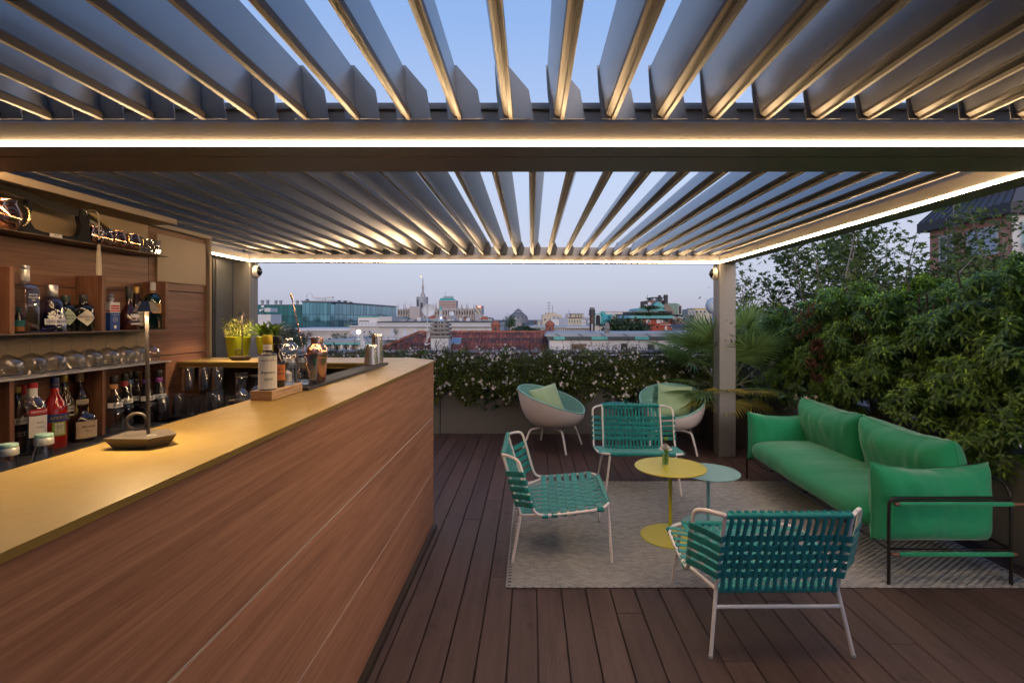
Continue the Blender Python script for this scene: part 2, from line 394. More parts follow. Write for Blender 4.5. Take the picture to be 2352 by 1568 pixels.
capf_me = MB().prism([(-.008, .075), (.028, .142), (.062, .142), (.088, .080), (.072, .004), (-.030, .004)], 0, .004, 'y').mesh('end_cap')
knob_me = MB().tube([(.004, -.006, .006), (.004, .002, .006)], .008, 8).mesh('pivot')
nb = louver_mesh(3.45); nl = lip_mesh(3.45)
for k in range(-17, 13):
    x = -.071 + k * .170
    if x < -2.88 or x > 1.94: continue
    o = link('louver', nb, M['louver'], per, (x, -1.75, ZL))
    c = link('end_cap', cap_me, M['louver'], o, (0, 3.452, 0)); link('lip', nl, M['lip'], o)
for k in range(-17, 12):
    x = .011 + k * .174
    if x < -2.88 or x > 1.94: continue
    y1 = yfar(x) - .03
    o = link('louver', louver_mesh(y1 - 2.10, proff), M['louver'], per, (x, 2.10, ZL))
    link('end_cap', capf_me, M['lip'], o, (0, y1 - 2.10 + .002, 0)); link('lip', lip_mesh(y1 - 2.10), M['lip'], o)
# security cameras on the posts
M['camwhite'] = mat('camera housing', (.62, .58, .53), .4)
M['camdark'] = mat('camera dome', (.01, .01, .012), .06)
def cctv(x, y, z, s, label):
    r = empty('security_camera', (x, y, z), 0, label, 'camera', 'cameras on the pergola posts')
    def lx(prof, name, m, par):
        b = MB(); b.lathe(prof, 28); b.v = [(s * p[2], p[0], p[1]) for p in b.v]; return b.build(name, m, par, 40)
    h = lx([(0, 0), (.058, 0), (.066, .006), (.066, .034), (.060, .044), (.048, .048), (.046, .046)], 'housing', M['camwhite'], r)
    d = lx([(.047, .044), (.044, .055), (.032, .064), (.02, .068)], 'dome', M['camdark'], r)
    lx([(.02, .066), (.016, .074), (.008, .078), (0, .079)], 'lens', thin_glass('lens', (.1, .1, .12), 1.2), d)
    MB().tube(smooth_path([(s * .01, 0, .06), (s * .012, -.01, .11), (s * .012, .006, .16), (s * .008, 0, .19)]), .004, 6).build('cable', M['camwhite'], r, 60)
p = P(584, 623, 5.42); cctv(-2.933, 5.43, p.z, 1, 'round security camera on the left pergola post')
p = P(1641, 628, 5.58); cctv(2.016, 5.60, p.z, -1, 'round security camera on the right pergola post')
# dark glazed door at the far left, behind the bar wall
dw = empty('glass_door', (-3.16, 4.3, 0), 0, 'dark glazed sliding door beside the far left post', 'door')
M['doorglass'] = mat('dark door glass', (.012, .012, .014), .08, coat=.3)
M['doorframe'] = mat('blue grey door frame', (.10, .11, .125), .4, .3)
MB().box(-.01, .01, 0, .70, .05, 2.5).build('pane', M['doorglass'], dw)
MB().box(-.02, .05, .70, .74, 0, 2.5, .003).build('frame', M['dark'], dw)
MB().box(-.02, .055, .745, 1.02, 0, 2.5, .003).build('stile', M['doorframe'], dw)
MB().box(-.03, .04, 0, 1.0, 0, .05, .002).build('threshold', M['dark'], dw)
tag(MB().box(-3.5, -3.2, -2.5, 5.5, 0, 3.0).build('wall', M['dark']), 'dark side wall behind the back bar', 'wall')

tag(MB().box(-8, 2.7, -3.4, -3.0, -.2, 3.7).build('sun_block_wall', M['render']), 'unseen grey wall added behind the viewer to block the low sun', 'wall')  # added out of view; keeps the low sun off the terrace and louvres

# ================================================================== planters
M['planter'] = mat('grey planter sheet', (.16, .158, .158), .55, .1, var=.05, vscale=3, bump=.02, bscale=300)
M['soil'] = mat('soil', (.025, .018, .013), .95, var=.3, vscale=20, bump=.5, bscale=30)
pl = empty('planter', (0, 6.6, 0), 0, 'long grey sheet metal planter along the far edge of the deck', 'planter')
x = -3.0 + .0
edges = [-3.1, -1.79 + .61, .16 - 1.34 + .006, .165, 1.505, 2.845]
for a, c in zip(edges[:-1], edges[1:]):
    MB().box(a + .002, c - .002, 0, .025, 0, .62, .003).build('panel', M['planter'], pl)
MB().box(-3.1, 2.9, .028, .50, 0, .56).build('soil', M['soil'], pl)
MB().box(-3.1, 2.9, .5, .52, 0, .62).build('panel', M['planter'], pl)
pr = empty('planter', (2.95, 1.0, 0), 0, 'dark grey sheet metal planter behind the green sofa', 'planter')
for a, c in ((-.6, .7), (.7, 2.0), (2.0, 3.3), (3.3, 4.75), (4.75, 5.58)):
    MB().box(0, .025, a + .002, c - .002, 0, .62, .003).build('panel', M['planter'], pr)
MB().box(.028, .6, -.6, 5.58, 0, .56).build('soil', M['soil'], pr)
tag(MB().box(-4.2, 4.1, 7.135, 7.2, -.2, .97, .004).build('parapet', M['dark']), 'dark parapet sheet behind the flowering hedge', 'parapet')
rail = empty('handrail', (0, 7.1, 1.02), 0, 'grey pipe handrail running behind the flowering hedge', 'handrail')
M['railgrey'] = mat('grey rail', (.22, .23, .25), .4, .4)
MB().tube([(-4.2, 0, 0), (4.0, 0, 0)], .032, 10).build('rail', M['railgrey'], rail, 40)
for k in range(7): MB().tube([(-4 + k * 1.3, 0, -.8), (-4 + k * 1.3, 0, -.03)], .018, 8).build('post', M['railgrey'], rail, 40)

# ================================================================== bar counter
bar = empty('bar_counter', (0, 0, 0), 0, 'walnut panelled bar counter with bronze laminate top', 'bar')
top = [(-.688, -.6), (-.688, 3.68), (-.921, 3.90), (-2.6, 3.95), (-2.453, 3.545), (-1.047, 3.43), (-1.047, -.6)]
top = [(-.688, -.6), (-.688, 3.68), (-.921, 3.90), (-2.452, 3.93), (-2.452, 3.54), (-1.047, 3.43), (-1.047, -.6)]
MB().prism(top, 1.181, 1.195, 'z').build('counter_top', M['brass'], bar)
for z0, z1 in ((.032, .398), (.405, .7895), (.7965, 1.174)):
    MB().box(-.722, -.702, -.6, 3.668, z0, z1, .0012).build('front_panel', M['walnut'], bar)
MB().box(-.735, -.7225, -.6, 3.66, .03, 1.175).build('backing', M['seam'], bar)
for z in (.4015, .793): MB().box(-.7225, -.7045, -.6, 3.66, z - .0036, z + .0036).build('trim', M['seam'], bar)
MB().box(-.735, -.676, -.6, 3.66, .0, .030).build('skirting', mat('bronze skirting', (.055, .042, .03), .45, .4), bar)
MB().box(-.93, -.722, 3.668, 3.70, .03, 1.174).build('end_panel', M['walnut'], bar)
MB().box(-1.04, -.735, -.6, 3.64, .2, 1.1795).build('carcass', M['dark'], bar)
MB().prism([(-.93, 3.86), (-2.45, 3.89), (-2.45, 3.56), (-1.05, 3.455), (-.93, 3.5)], 1.155, 1.1805, 'z').build('return_apron', M['brass'], bar)
MB().prism([(-.93, 3.80), (-2.45, 3.84), (-2.45, 3.78), (-.93, 3.73)], .2, 1.154, 'z').build('return_back', M['dark'], bar)
MB().box(-2.45, -1.05, 3.1, 3.73, .84, .865).build('return_worktop', M['slate'], bar)

# ================================================================== back bar wall
bb = empty('back_bar', (0, 0, 0), 0, 'walnut back bar wall with open bottle shelves and bronze canopy', 'shelving')
XW, XF = -2.455, -2.312
def wallp(y0, y1, z0, z1, m=M['walnutw'], nm='wall_panel', x=XW): MB().box(x - .02, x, y0 + .001, y1 - .001, z0 + .001, z1 - .001, .001).build(nm, m, bb)
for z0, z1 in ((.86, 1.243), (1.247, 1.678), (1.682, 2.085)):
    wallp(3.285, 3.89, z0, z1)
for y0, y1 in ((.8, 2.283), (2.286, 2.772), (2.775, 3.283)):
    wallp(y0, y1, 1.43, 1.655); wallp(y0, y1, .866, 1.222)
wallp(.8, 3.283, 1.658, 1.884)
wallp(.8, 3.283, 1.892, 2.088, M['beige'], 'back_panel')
wallp(.8, 3.273, 1.228, 1.418, M['beige'], 'back_panel')
MB().box(-2.80, XW - .0205, .8, 3.888, .0, 2.09).build('carcass', M['dark'], bb)
MB().box(-2.475, -2.428, 3.868, 3.893, .86, 2.086, .002).build('edge_trim', M['beige'], bb)
MB().box(XW - .01, -2.27, .8, 3.283, 2.09, 2.128, .003).build('canopy', M['beige'], bb)
MB().box(XW - .01, -2.428, 3.285, 3.895, 2.088, 2.116, .002).build('canopy', M['beige'], bb)
MB().box(XW + .001, XW + .015, 3.343, 3.84, 1.737, 2.046, .0015).build('cabinet_door', M['beige'], bb)
thin = mat('bronze shelf plate', (.16, .11, .075), .45, .4)
MB().box(XW, XF + .004, .8, 3.262, 1.884, 1.889, .001).build('shelf', thin, bb)
MB().box(XW, XF + .004, .8, 3.262, 1.421, 1.427, .001).build('shelf', thin, bb)
for yd in (1.785, 2.27, 2.76, 3.238):
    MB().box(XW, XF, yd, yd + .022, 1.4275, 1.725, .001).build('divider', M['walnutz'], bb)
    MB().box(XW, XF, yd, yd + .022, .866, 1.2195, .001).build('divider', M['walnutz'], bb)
MB().box(XW, XF + .02, .8, 3.262, 1.220, 1.2235, .001).build('shelf', mat('pale shelf', (.42, .38, .35), .4, .3), bb)
rack = MB()
for k in range(10): rack.box(XW + .012 + k * .0155, XW + .0195 + k * .0155, .8, 3.26, 1.2235, 1.2262)
rack.build('rack_grid', mat('rack bars', (.50, .46, .43), .35, .4), bb)
MB().box(XW, -2.20, .8, 3.262, .835, .865, .002).build('worktop', M['slate'], bb)
MB().box(XW, -2.215, .8, 3.262, .55, .833, .002).build('drawer_front', M['walnutw'], bb)
MB().box(XW, -2.208, .8, 3.262, .808, .832, .001).build('drawer_rail', M['beige'], bb)
# ================================================================== rug
M['rugbase'] = mat('rug backing', (.05, .045, .04), .9)
M['rug'] = mat('woven rug cord', (.29, .295, .295), .75, island=.16, var=.06, vscale=1.3)
rug = empty('rug', (-.14, 2.84, 0), 0, 'flat woven grey beige outdoor rug under the lounge set', 'rug')
RW, RL = 2.95, 1.85
MB().box(0, RW, 0, RL, .001, .005).build('backing', M['rugbase'], rug)
def rug_mesh():
    # one stitch: a lens shaped cord bump; rows staggered
    nx, ny = 5, 3
    tx = np.linspace(-1, 1, nx); ty = np.linspace(-1, 1, ny)
    V0 = []; F0 = []
    for i, u in enumerate(tx):
        for j, v_ in enumerate(ty):
            wd = (1 - abs(u) ** 2.2) * .86 + .14
            V0.append((u, v_ * wd, (1 - v_ * v_ * .95) * (.30 + .70 * (1 - u * u))))
    for i in range(nx - 1):
        for j in range(ny - 1): F0.append((i * ny + j, (i + 1) * ny + j, (i + 1) * ny + j + 1, i * ny + j + 1))
    V0 = np.array(V0); F0 = np.array(F0)
    sx, sy = .050, .0175
    P_ = []; j = 0; y = .008
    while y < RL - .006:
        off = (j % 2) * .5
        for i in range(int(RW / sx)):
            x = (i + .5 + off * .999) * sx
            if x > RW - .02: continue
            P_.append((x + rng.normal(0, .001), y + rng.normal(0, .0007), rng.normal(0, .04), rng.uniform(.9, 1.1)))
        y += sy; j += 1
    P_ = np.array(P_); n = len(P_)
    c = np.cos(P_[:, 2])[:, None]; s = np.sin(P_[:, 2])[:, None]
    lx = V0[None, :, 0] * sx * .53; ly = V0[None, :, 1] * sy * .60
    v = np.stack([P_[:, 0, None] + lx * c - ly * s, P_[:, 1, None] + lx * s + ly * c,   .0050 + V0[None, :, 2] * .0085 * P_[:, 3, None]], -1).reshape(-1, 3)
    f = (F0[None] + (np.arange(n) * len(V0))[:, None, None]).reshape(-1, 4)
    me = np_mesh('weave', v, f); me.polygons.foreach_set('use_smooth', [True] * len(me.polygons)); return me
tag(link('weave', rug_mesh(), M['rug'], rug), kind='stuff')
hem = MB(); 
hem.tube([(0, .0, .006), (0, RL, .006)], .006, 6).tube([(RW, .0, .006), (RW, RL, .006)], .006, 6)
hem.build('hem', M['rug'], rug, 60)

# ================================================================== strap lounge chairs
M['strap'] = mat('teal woven strap', (.004, .25, .235), .72, var=.30, vscale=38, stretch=(1, 1, 1), island=.0, objr=.12, bump=.35, bscale=260, sheen=.2)
TR = .0095
def ribbon(path, wdir, wid, th=.004):
    """flat strap along path; wdir(i) gives the width direction"""
    pts = [Vector(p) for p in path]; n = len(pts); vs = []; fs = []
    sec = [(-.5, 0), (-.42, .5), (-.25, .36), (-.08, .5), (.08, .36), (.25, .5), (.42, .5), (.5, 0), (.4, -.5), (-.4, -.5)]
    for i in range(n):
        t = (pts[min(i + 1, n - 1)] - pts[max(i - 1, 0)]).normalized(); wd = wdir(i) if callable(wdir) else Vector(wdir)
        wd = (wd - t * wd.dot(t)).normalized(); nn = wd.cross(t)
        for (a, b) in sec: vs.append(pts[i] + wd * (a * wid) + nn * (b * th))
    k = len(sec)
    for i in range(n - 1):
        for j in range(k): fs.append((i * k + j, i * k + (j + 1) % k, (i + 1) * k + (j + 1) % k, (i + 1) * k + j))
    return MB().add(vs, fs)
def make_strap_chair():
    root = empty('lounge_chair')
    def S(x, s): return (s * x[0], x[1], x[2])
    BT = (.275, -.36, .650); RB = (.275, -.25, .277); FR = (.272, .29, .352)
    side = [(.275, -.36, .650), (.335, -.305, .652), (.372, -.262, .640), (.378, -.246, .600), (.376, -.190, .40), (.374, -.168, .335), (.372, -.13, .310), (.368, .02, .322), (.364, .17, .338), (.350, .235, .346), (.315, .272, .350), FR]
    fr = MB()
    fr.tube([(-.285, -.36, .650), (.285, -.36, .650)], TR, 8).tube([(-.275, *RB[1:]), RB], TR, 8).tube([(-.272, *FR[1:]), FR], TR, 8)
    for s in (-1, 1):
        fr.tube(smooth_path([S(p, s) for p in side]), TR, 8)
        fr.tube([S(BT, s), S(RB, s)], TR, 8)
        fr.tube([S(RB, s), S((.370, -.075, .315), s)], TR * .9, 8)
    fr.build('frame', M['white'], root, 50)
    foot = MB().lathe([(0, 0), (.0095, 0), (.0105, .004), (.0105, .012), (0, .012)], 10).mesh('foot', 40)
    for s in (-1, 1):
        for (a, c) in (((.275, -.25, .275), (.317, -.30, .004)), ((.274, .285, .345), (.317, .305, .004))):
            lg = MB().tube([S(a, s), S(c, s)], [TR, TR * .92], 8).build('leg', M['white'], root, 50)
            link('foot', foot, mat('pale foot', (.5, .47, .45), .6) if 'pf' not in M else M['pf'], lg, (s * c[0], c[1], 0))
    t = .26
    def lerp(a, b, t): return tuple(a[i] + (b[i] - a[i]) * t for i in range(3))
    q = lerp((.275, -.25, .275), (.317, -.30, 0), .26)
    MB().tube([(-q[0], q[1], q[2]), q], TR * .9, 8).build('stretcher', M['white'], root, 50)
    # straps on the back
    def bp(x, f):                     # point of the flat back panel, f = 0 top, 1 bottom
        return Vector((x, -.36 + .11 * f, .650 - .373 * f))
    nb = Vector((0, -.959, -.283))    # outward (rearward) normal of the back
    fr_h = (.30, .43, .55, .67, .79)
    nv = 16; xs = [-.252 + .504 * i / (nv - 1) for i in range(nv)]
    for r_i, f in enumerate(fr_h):
        path = []
        def outer(s):
            z = .650 - .373 * f + .012; tt = (.60 - z) / .20
            return Vector((s * (.378 - .002 * tt), -.246 + .056 * tt, z + .01))
        for s in (-1, 1):
            o = outer(s); i_ = bp(s * .285, f) + nb * .014
            seg = [o + Vector((0, .012, 0)), o + Vector((s * .012, .004, 0)), o + Vector((s * .010, -.012, 0)), o.lerp(i_, .5) + Vector((s * .002, 0, 0)), i_]
            if s == -1: path += seg
            else: last = seg[::-1]
        for i, x in enumerate(xs):
            ph = 1 if (i + r_i) % 2 else -1
            path.append(bp(x, f) + nb * (.0045 * ph + .004))
            if i < nv - 1: path.append(bp((x + xs[i + 1]) / 2, f) + nb * .004)
        path += last
        ribbon(path, (0, .283, -.959), .034).build('strap', M['strap'], root, 45)
    for i, x in enumerate(xs):
        path = [bp(x, -.02) + Vector((0, .012, -.004)), bp(x, -.03) + Vector((0, 0, .010)), bp(x, -.0) + nb * .013, bp(x + .004, .08) + nb * .010]
        jit = rr(-.004, .004); fl = [.0] + list(fr_h)
        for r_i, f in enumerate(fr_h):
            ph = -1 if (i + r_i) % 2 else 1
            path.append(bp(x + .004 + jit, f - .055) + nb * .004); path.append(bp(x + .004 + jit, f) + nb * (.0050 * ph + .004))
        path += [bp(x, .88) + nb * .006, bp(x, .97) + nb * .012, bp(x, 1.03) + nb * .010, bp(x, 1.035) - nb * .010]
        ribbon(path, (1, 0, 0), .0200).build('strap', M['strap'], root, 45)
    MB().tube([(-.268, -.25, .277), (.268, -.25, .277)], .0145, 10).build('bottom_wrap', M['strap'], root, 50)
    MB().tube([(-.27, -.36, .650), (.27, -.36, .650)], .0155, 10).build('top_wrap', M['strap'], root, 50)
    # straps on the seat: seven across, fourteen front to back
    def sp(x, y): return Vector((x, y, .352 - (.29 - y) * .139 - .010 * (1 - (x / .37) ** 2)))
    ys = [-.10 + i * .055 for i in range(7)]
    nf = 14; fx = [-.25 + .50 * i / (nf - 1) for i in range(nf)]
    for j, y in enumerate(ys):
        hw = .372 - .004 * j if y < .18 else .355
        e = Vector((hw, y, .322 + (y - .02) * .105))
        path = [e * 1 + Vector((-.014, 0, -.010)), e + Vector((.006, 0, -.011)), e + Vector((.012, 0, .0)), e + Vector((.002, 0, .0125)), e + Vector((-.03, 0, .010))]
        path = [Vector((-p.x, p.y, p.z)) for p in path]
        mid = []
        for i, x in enumerate(fx):
            ph = 1 if (i + j) % 2 else -1
            mid.append(sp(x, y) + Vector((0, 0, .0045 * ph)))
        path = path + mid + [Vector((-p.x, p.y, p.z)) for p in path[::-1]]
        ribbon(path, (0, 1, 0), .039).build('strap', M['strap'], root, 45)
    for i, x in enumerate(fx):
        path = [sp(x, -.245), sp(x, -.2)]
        for j, y in enumerate(ys):
            ph = -1 if (i + j) % 2 else 1
            path.append(sp(x + .006 * math.sin(j * 2.1 + i), y) + Vector((0, 0, .0045 * ph)))
            if j < 6: path.append(sp(x, y + .0275))
        path += [sp(x * 1.02, .275) + Vector((0, 0, .008)), Vector((x * 1.04, .292, .365)), Vector((x * 1.04, .304, .352)), Vector((x * 1.04, .292, .340))]
        ribbon(path, (1, 0, 0), .027).build('strap', M['strap'], root, 45)
    MB().tube([(-.268, .29, .352), (.268, .29, .352)], .0145, 10).build('front_wrap', M['strap'], root, 50)
    return root
M['pf'] = mat('pale foot', (.5, .47, .45), .6)
ch = make_strap_chair(); G = 'teal strap lounge chairs'
ch.location = (1.105, 2.565, 0); ch.rotation_euler = (0, 0, R(0.5))
tag(ch, 'teal strap lounge chair in the foreground, seen from behind', 'chair', G)
c2 = copy_tree(ch); c2.location = (.185, 3.425, .008); c2.rotation_euler = (0, 0, R(-90.5))
tag(c2, 'teal strap lounge chair on the left of the yellow table, seen from the side', 'chair', G)
c3 = copy_tree(ch); c3.location = (.945, 4.59, 0); c3.rotation_euler = (0, 0, R(180 - 2))
tag(c3, 'teal strap lounge chair facing the camera behind the yellow table', 'chair', G)

# ================================================================== round side tables
def table(x, y, r, h, rb, col, label, z0=0.008):
    m = mat(label[:12], col, .42, var=.03, bump=.02, bscale=500)
    t = empty('side_table', (x, y, z0), 0, label, 'table', 'round metal side tables')
    MB().lathe([(0, h - .008), (r - .003, h - .008), (r, h - .005), (r, h - .002), (r - .002, h), (0, h)], 64).build('table_top', m, t, 40)
    MB().tube([(0, 0, .008), (0, 0, h - .008)], .0125, 14).build('stem', m, t, 40)
    MB().lathe([(0, 0), (rb, 0), (rb, .005), (rb - .002, .008), (.016, .008), (.014, .02), (0, .02)], 64).build('base', m, t, 40)
YEL, BLU = (.50, .45, .03), (.22, .42, .43)
table(.946, 3.497, .239, .477, .20, YEL, 'round mustard yellow side table holding a small flower vase')
table(1.269, 3.68, .218, .387, .19, BLU, 'round pale blue side table standing behind the yellow one')
table(.985, 5.72, .225, .525, .19, (.012, .22, .27), 'round turquoise side table between the two shell armchairs', 0)
# small vases with flowers
M['petal'] = mat('white petals', (.80, .74, .68), .6, var=.1, vscale=40)
M['bud'] = leafmat('green buds', (.20, .30, .02), .3)
M['stemg'] = leafmat('flower stems', (.06, .13, .02), .2)
M['water'] = thin_glass('water in vase', (.72, .85, .60), .6)
def vase(x, y, z, label, seed, tint):
    random.seed(seed)
    v = empty('flower_vase', (x, y, z), rr(0, 6), label, 'vase', 'small glass vases')
    MB().lathe([(0, .002), (.020, .002), (.027, .078), (.0255, .078), (.019, .008), (0, .008)], 24).build('glass', tint, v, 40)
    MB().lathe([(0, .008), (.0188, .0085), (.0220, .042), (0, .042)], 20).build('water', M['water'], v, 40)
    def rose(cx, cy, cz, r, par):
        b = MB()
        for ring in range(4):
            for k in range(7):
                a = k * 2 * math.pi / 7 + ring * .45; rr_ = r * (.25 + .25 * ring); tilt = .25 + .35 * ring
                c = Vector((cx + math.cos(a) * rr_ * .75, cy + math.sin(a) * rr_ * .75, cz + r * (.55 - .28 * ring)))
                u = Vector((-math.sin(a), math.cos(a), 0)); o = Vector((math.cos(a) * math.sin(tilt), math.sin(a) * math.sin(tilt), math.cos(tilt)))
                s_ = r * (.32 + .12 * ring)
                b.add([c - u * s_ * .7 - o * s_ * .6, c + u * s_ * .7 - o * s_ * .6, c + u * s_ + o * s_ * .4, c + o * s_ * .8, c - u * s_ + o * s_ * .4], [(0, 1, 2, 3, 4)])
        return b.build('blossom', M['petal'], par)
    MB().tube([(.006, 0, .012), (-.004, 0, .07), (-.004, 0, .10)], .0022, 6).tube([(-.006, .004, .012), (.018, 0, .085)], .002, 6).tube([(0, -.005, .012), (-.022, -.004, .082)], .002, 6).tube(smooth_path([(0, .004, .02), (-.012, .004, .1), (-.024, 0, .14), (-.018, 0, .175)]), .0015, 6).build('stem', M['stemg'], v, 50)
    rose(-.002, 0, .112, .038, v)
    bud = MB().lathe([(0, -.012), (.010, -.008), (.015, 0), (.012, .009), (0, .012)], 10).mesh('bud', 60)
    for p in ((.024, .0, .098), (-.030, -.004, .094), (-.018, 0, .180)): link('bud', bud, M['bud'], v, p)
vase(.926, 3.547, .4855, 'small glass vase with white blossom on the yellow table', 3, thin_glass('vase glass', (.75, .92, .80), 1.0))
vase(1.04, 5.66, .5255, 'small teal glass vase with white blossom on the turquoise table', 4, thin_glass('vase glass teal', (.25, .75, .72), 1.0))

# ================================================================== shell armchairs
M['shellw'] = mat('white shell', (.66, .60, .60), .45, var=.03)
M['lining'] = mat('pale teal ribbed lining', (.21, .45, .41), .6, var=.06, vscale=10)
M['sage'] = mat('sage cushion fabric', (.36, .52, .31), .85, var=.10, vscale=9, bump=.25, bscale=350, sheen=.3)
def pillow(w_, h_, t_, nu=28, nv=28, ear=.05, sag=0.0, seed=0, wr=.004, fill=2.4):
    v = []; f = []
    for sgn in (1, -1):
        for i in range(nu + 1):
            for j in range(nv + 1):
                a = -1 + 2 * i / nu; b_ = -1 + 2 * j / nv
                x = a * w_ / 2 * (1 - ear * (1 - b_ * b_)); z = b_ * h_ / 2 * (1 - ear * 1.4 * (1 - a * a))
                if b_ > 0: z -= sag * (1 - a * a) * b_
                th = t_ / 2 * ((1 - abs(a) ** fill) ** .55) * ((1 - abs(b_) ** fill) ** .5)
                nz = noise.noise(Vector((x * 5 + seed, z * 5, sgn))) * wr * 1.5 + noise.noise(Vector((x * 16 + seed, z * 7, sgn * 3))) * wr
                edge = min(1, 4 * (1 - max(abs(a), abs(b_))) + .0)
                v.append((x + nz * .3 * edge, sgn * (th + .002) + nz * edge * sgn, z + nz * .3))
    n = (nu + 1) * (nv + 1)
    for s in (0, 1):
        for i in range(nu):
            for j in range(nv):
                q = [s * n + i * (nv + 1) + j, s * n + (i + 1) * (nv + 1) + j, s * n + (i + 1) * (nv + 1) + j + 1, s * n + i * (nv + 1) + j + 1]
                f.append(tuple(q if s else q[::-1]))
    rim = [i * (nv + 1) for i in range(nu + 1)] + [nu * (nv + 1) + j for j in range(1, nv + 1)] + [i * (nv + 1) + nv for i in range(nu - 1, -1, -1)] + [j for j in range(nv - 1, 0, -1)]
    for k in range(len(rim)):
        a, c = rim[k], rim[(k + 1) % len(rim)]; f.append((a, c, c + n, a + n))
    mb = MB(); mb.v = v; mb.f = f
    loop = [Vector(v[i]) * .5 + Vector(v[i + n]) * .5 for i in rim]
    return mb, loop
def shell_chair(x, y, rz, label, seed):
    root = empty('shell_armchair', (x, y, 0), rz, label, 'armchair', 'shell armchairs by the planter')
    Rx, Ry = .355, .36; zb = .265
    def zr(th): return .155 + .275 * (.5 + .5 * math.cos(th)) ** .75       # rim rise; th = 0 is the back
    def pt(s, th, off=0):
        q = s * math.pi / 2; rs = math.sin(q) ** .50
        bk = .5 + .5 * math.cos(th)
        r_ = rs * (1 + .0 * bk) + off * math.sin(q) / .36
        z = zb + zr(th) * (1 - math.cos(q)) ** 1.1 - off * math.cos(q) * 1.0
        return (Rx * r_ * math.sin(th), -Ry * r_ * math.cos(th) - .04 * bk * s ** 2, z)
    na = 56
    def surf(ns, off, ribs=0):
        b = MB(); vs = []; fs = []
        for i in range(ns + 1):
            s = .02 + .98 * i / ns
            o = off + (ribs * (1 if (i % 4) < 2 else -1) * .5 if ribs and s > .12 else 0)
            for k in range(na): vs.append(pt(s, 2 * math.pi * k / na, o))
        for i in range(ns):
            for k in range(na):
                l = (k + 1) % na; fs.append((i * na + k, i * na + l, (i + 1) * na + l, (i + 1) * na + k))
        fs.append(tuple(range(na))); return b.add(vs, fs)
    surf(20, .012).build('shell', M['shellw'], root, 60)
    surf(88, -.004, .006).build('lining', M['lining'], root, 50)
    rim = [Vector(pt(1, 2 * math.pi * k / na, .004)) for k in range(na)]
    MB().tube(rim, .011, 8, closed=True).build('rim', M['lining'], root, 60)
    MB().box(-.13, .13, -.13, .13, zb - .030, zb - .013, .004).build('seat_plate', M['white'], root)
    for sx in (-1, 1):
        for sy in (-1, 1):
            MB().tube(smooth_path([(sx * .04, sy * .04, zb - .026), (sx * .19, sy * .18, zb - .026), (sx * .215, sy * .205, zb - .06), (sx * .262, sy * .26, .003)]), .0125, 10).build('leg', M['white'], root, 50)
    return root
sA = shell_chair(.245, 5.92, R(-114), 'white shell armchair with teal lining, left of the turquoise table', 1)
sB = shell_chair(1.60, 5.85, R(180 - 14), 'white shell armchair with teal lining, right beside the pergola post', 2)
def cushion(par, loc, rot, w_, h_, t_, label, seed):
    mb, loop = pillow(w_, h_, t_, seed=seed, ear=.035, wr=.003)
    o = mb.build('cushion', M['sage'], None, 70); o.matrix_world = par.matrix_basis @ Matrix.Translation(loc) @ Matrix.Rotation(rot[2], 4, 'Z') @ Matrix.Rotation(rot[0], 4, 'X') @ Matrix.Rotation(rot[1], 4, 'Y')
    tag(o, label, 'cushion', 'sage scatter cushions'); MB().tube(loop, .003, 6, closed=True).build('piping', M['sage'], o, 60)
cushion(sA, (-.085, -.104, .515), (R(22), R(12), R(-42)), .36, .36, .12, 'sage green square cushion tilted in the left shell armchair', 5)
cushion(sB, (-.03, -.14, .525), (R(18), R(-3), R(-4)), .38, .37, .12, 'sage green square cushion upright in the right shell armchair', 9)

# ================================================================== green sofa
def fabric(name, col):
    m, n, b, L = newmat(name)
    tc = n.nodes.new('ShaderNodeTexCoord'); mp = n.nodes.new('ShaderNodeMapping'); mp.inputs['Scale'].default_value = (150, 150, 150)
    L.new(tc.outputs['Object'], mp.inputs[0])
    vo = n.nodes.new('ShaderNodeTexVoronoi'); vo.inputs['Scale'].default_value = 1.0; vo.inputs['Randomness'].default_value = .25; L.new(mp.outputs[0], vo.inputs[0])
    nz = n.nodes.new('ShaderNodeTexNoise'); nz.inputs['Scale'].default_value = 5; nz.inputs['Detail'].default_value = 5; L.new(tc.outputs['Object'], nz.inputs[0])
    mr = n.nodes.new('ShaderNodeMapRange'); mr.inputs[1].default_value = .0; mr.inputs[2].default_value = .7; mr.inputs[3].default_value = 1.08; mr.inputs[4].default_value = .90; L.new(vo.outputs[0], mr.inputs[0])
    m2 = n.nodes.new('ShaderNodeMapRange'); m2.inputs[3].default_value = .92; m2.inputs[4].default_value = 1.08; L.new(nz.outputs[0], m2.inputs[0])
    mu = n.nodes.new('ShaderNodeMath'); mu.operation = 'MULTIPLY'; L.new(mr.outputs[0], mu.inputs[0]); L.new(m2.outputs[0], mu.inputs[1])
    s = n.nodes.new('ShaderNodeVectorMath'); s.operation = 'SCALE'; s.inputs[0].default_value = col; L.new(mu.outputs[0], s.inputs['Scale']); L.new(s.outputs[0], b.inputs['Base Color'])
    b.inputs['Roughness'].default_value = .85; b.inputs['Sheen Weight'].default_value = .25; b.inputs['Specular IOR Level'].default_value = .2
    bp = n.nodes.new('ShaderNodeBump'); bp.inputs['Strength'].default_value = .04; bp.inputs['Distance'].default_value = .001; bp.invert = True
    L.new(vo.outputs[0], bp.inputs['Height']); L.new(bp.outputs[0], b.inputs['Normal']); return m
M['green'] = fabric('emerald woven fabric', (.013, .245, .115))
M['dowel'] = wood('teak dowel', (.11, .05, .03), (.22, .11, .07), 'x')
sofa = empty('sofa', (2.0, 2.87, 0), 0, 'long emerald green sofa with black tube frame on the right', 'sofa')
FR_ = .0088; SL = 1.89; SD = .685                       # length along y, depth along x
fm = MB()
fm.tube([(0, 0, .205), (SD, 0, .205), (SD, SL, .205), (0, SL, .205)], FR_, 8, closed=True)
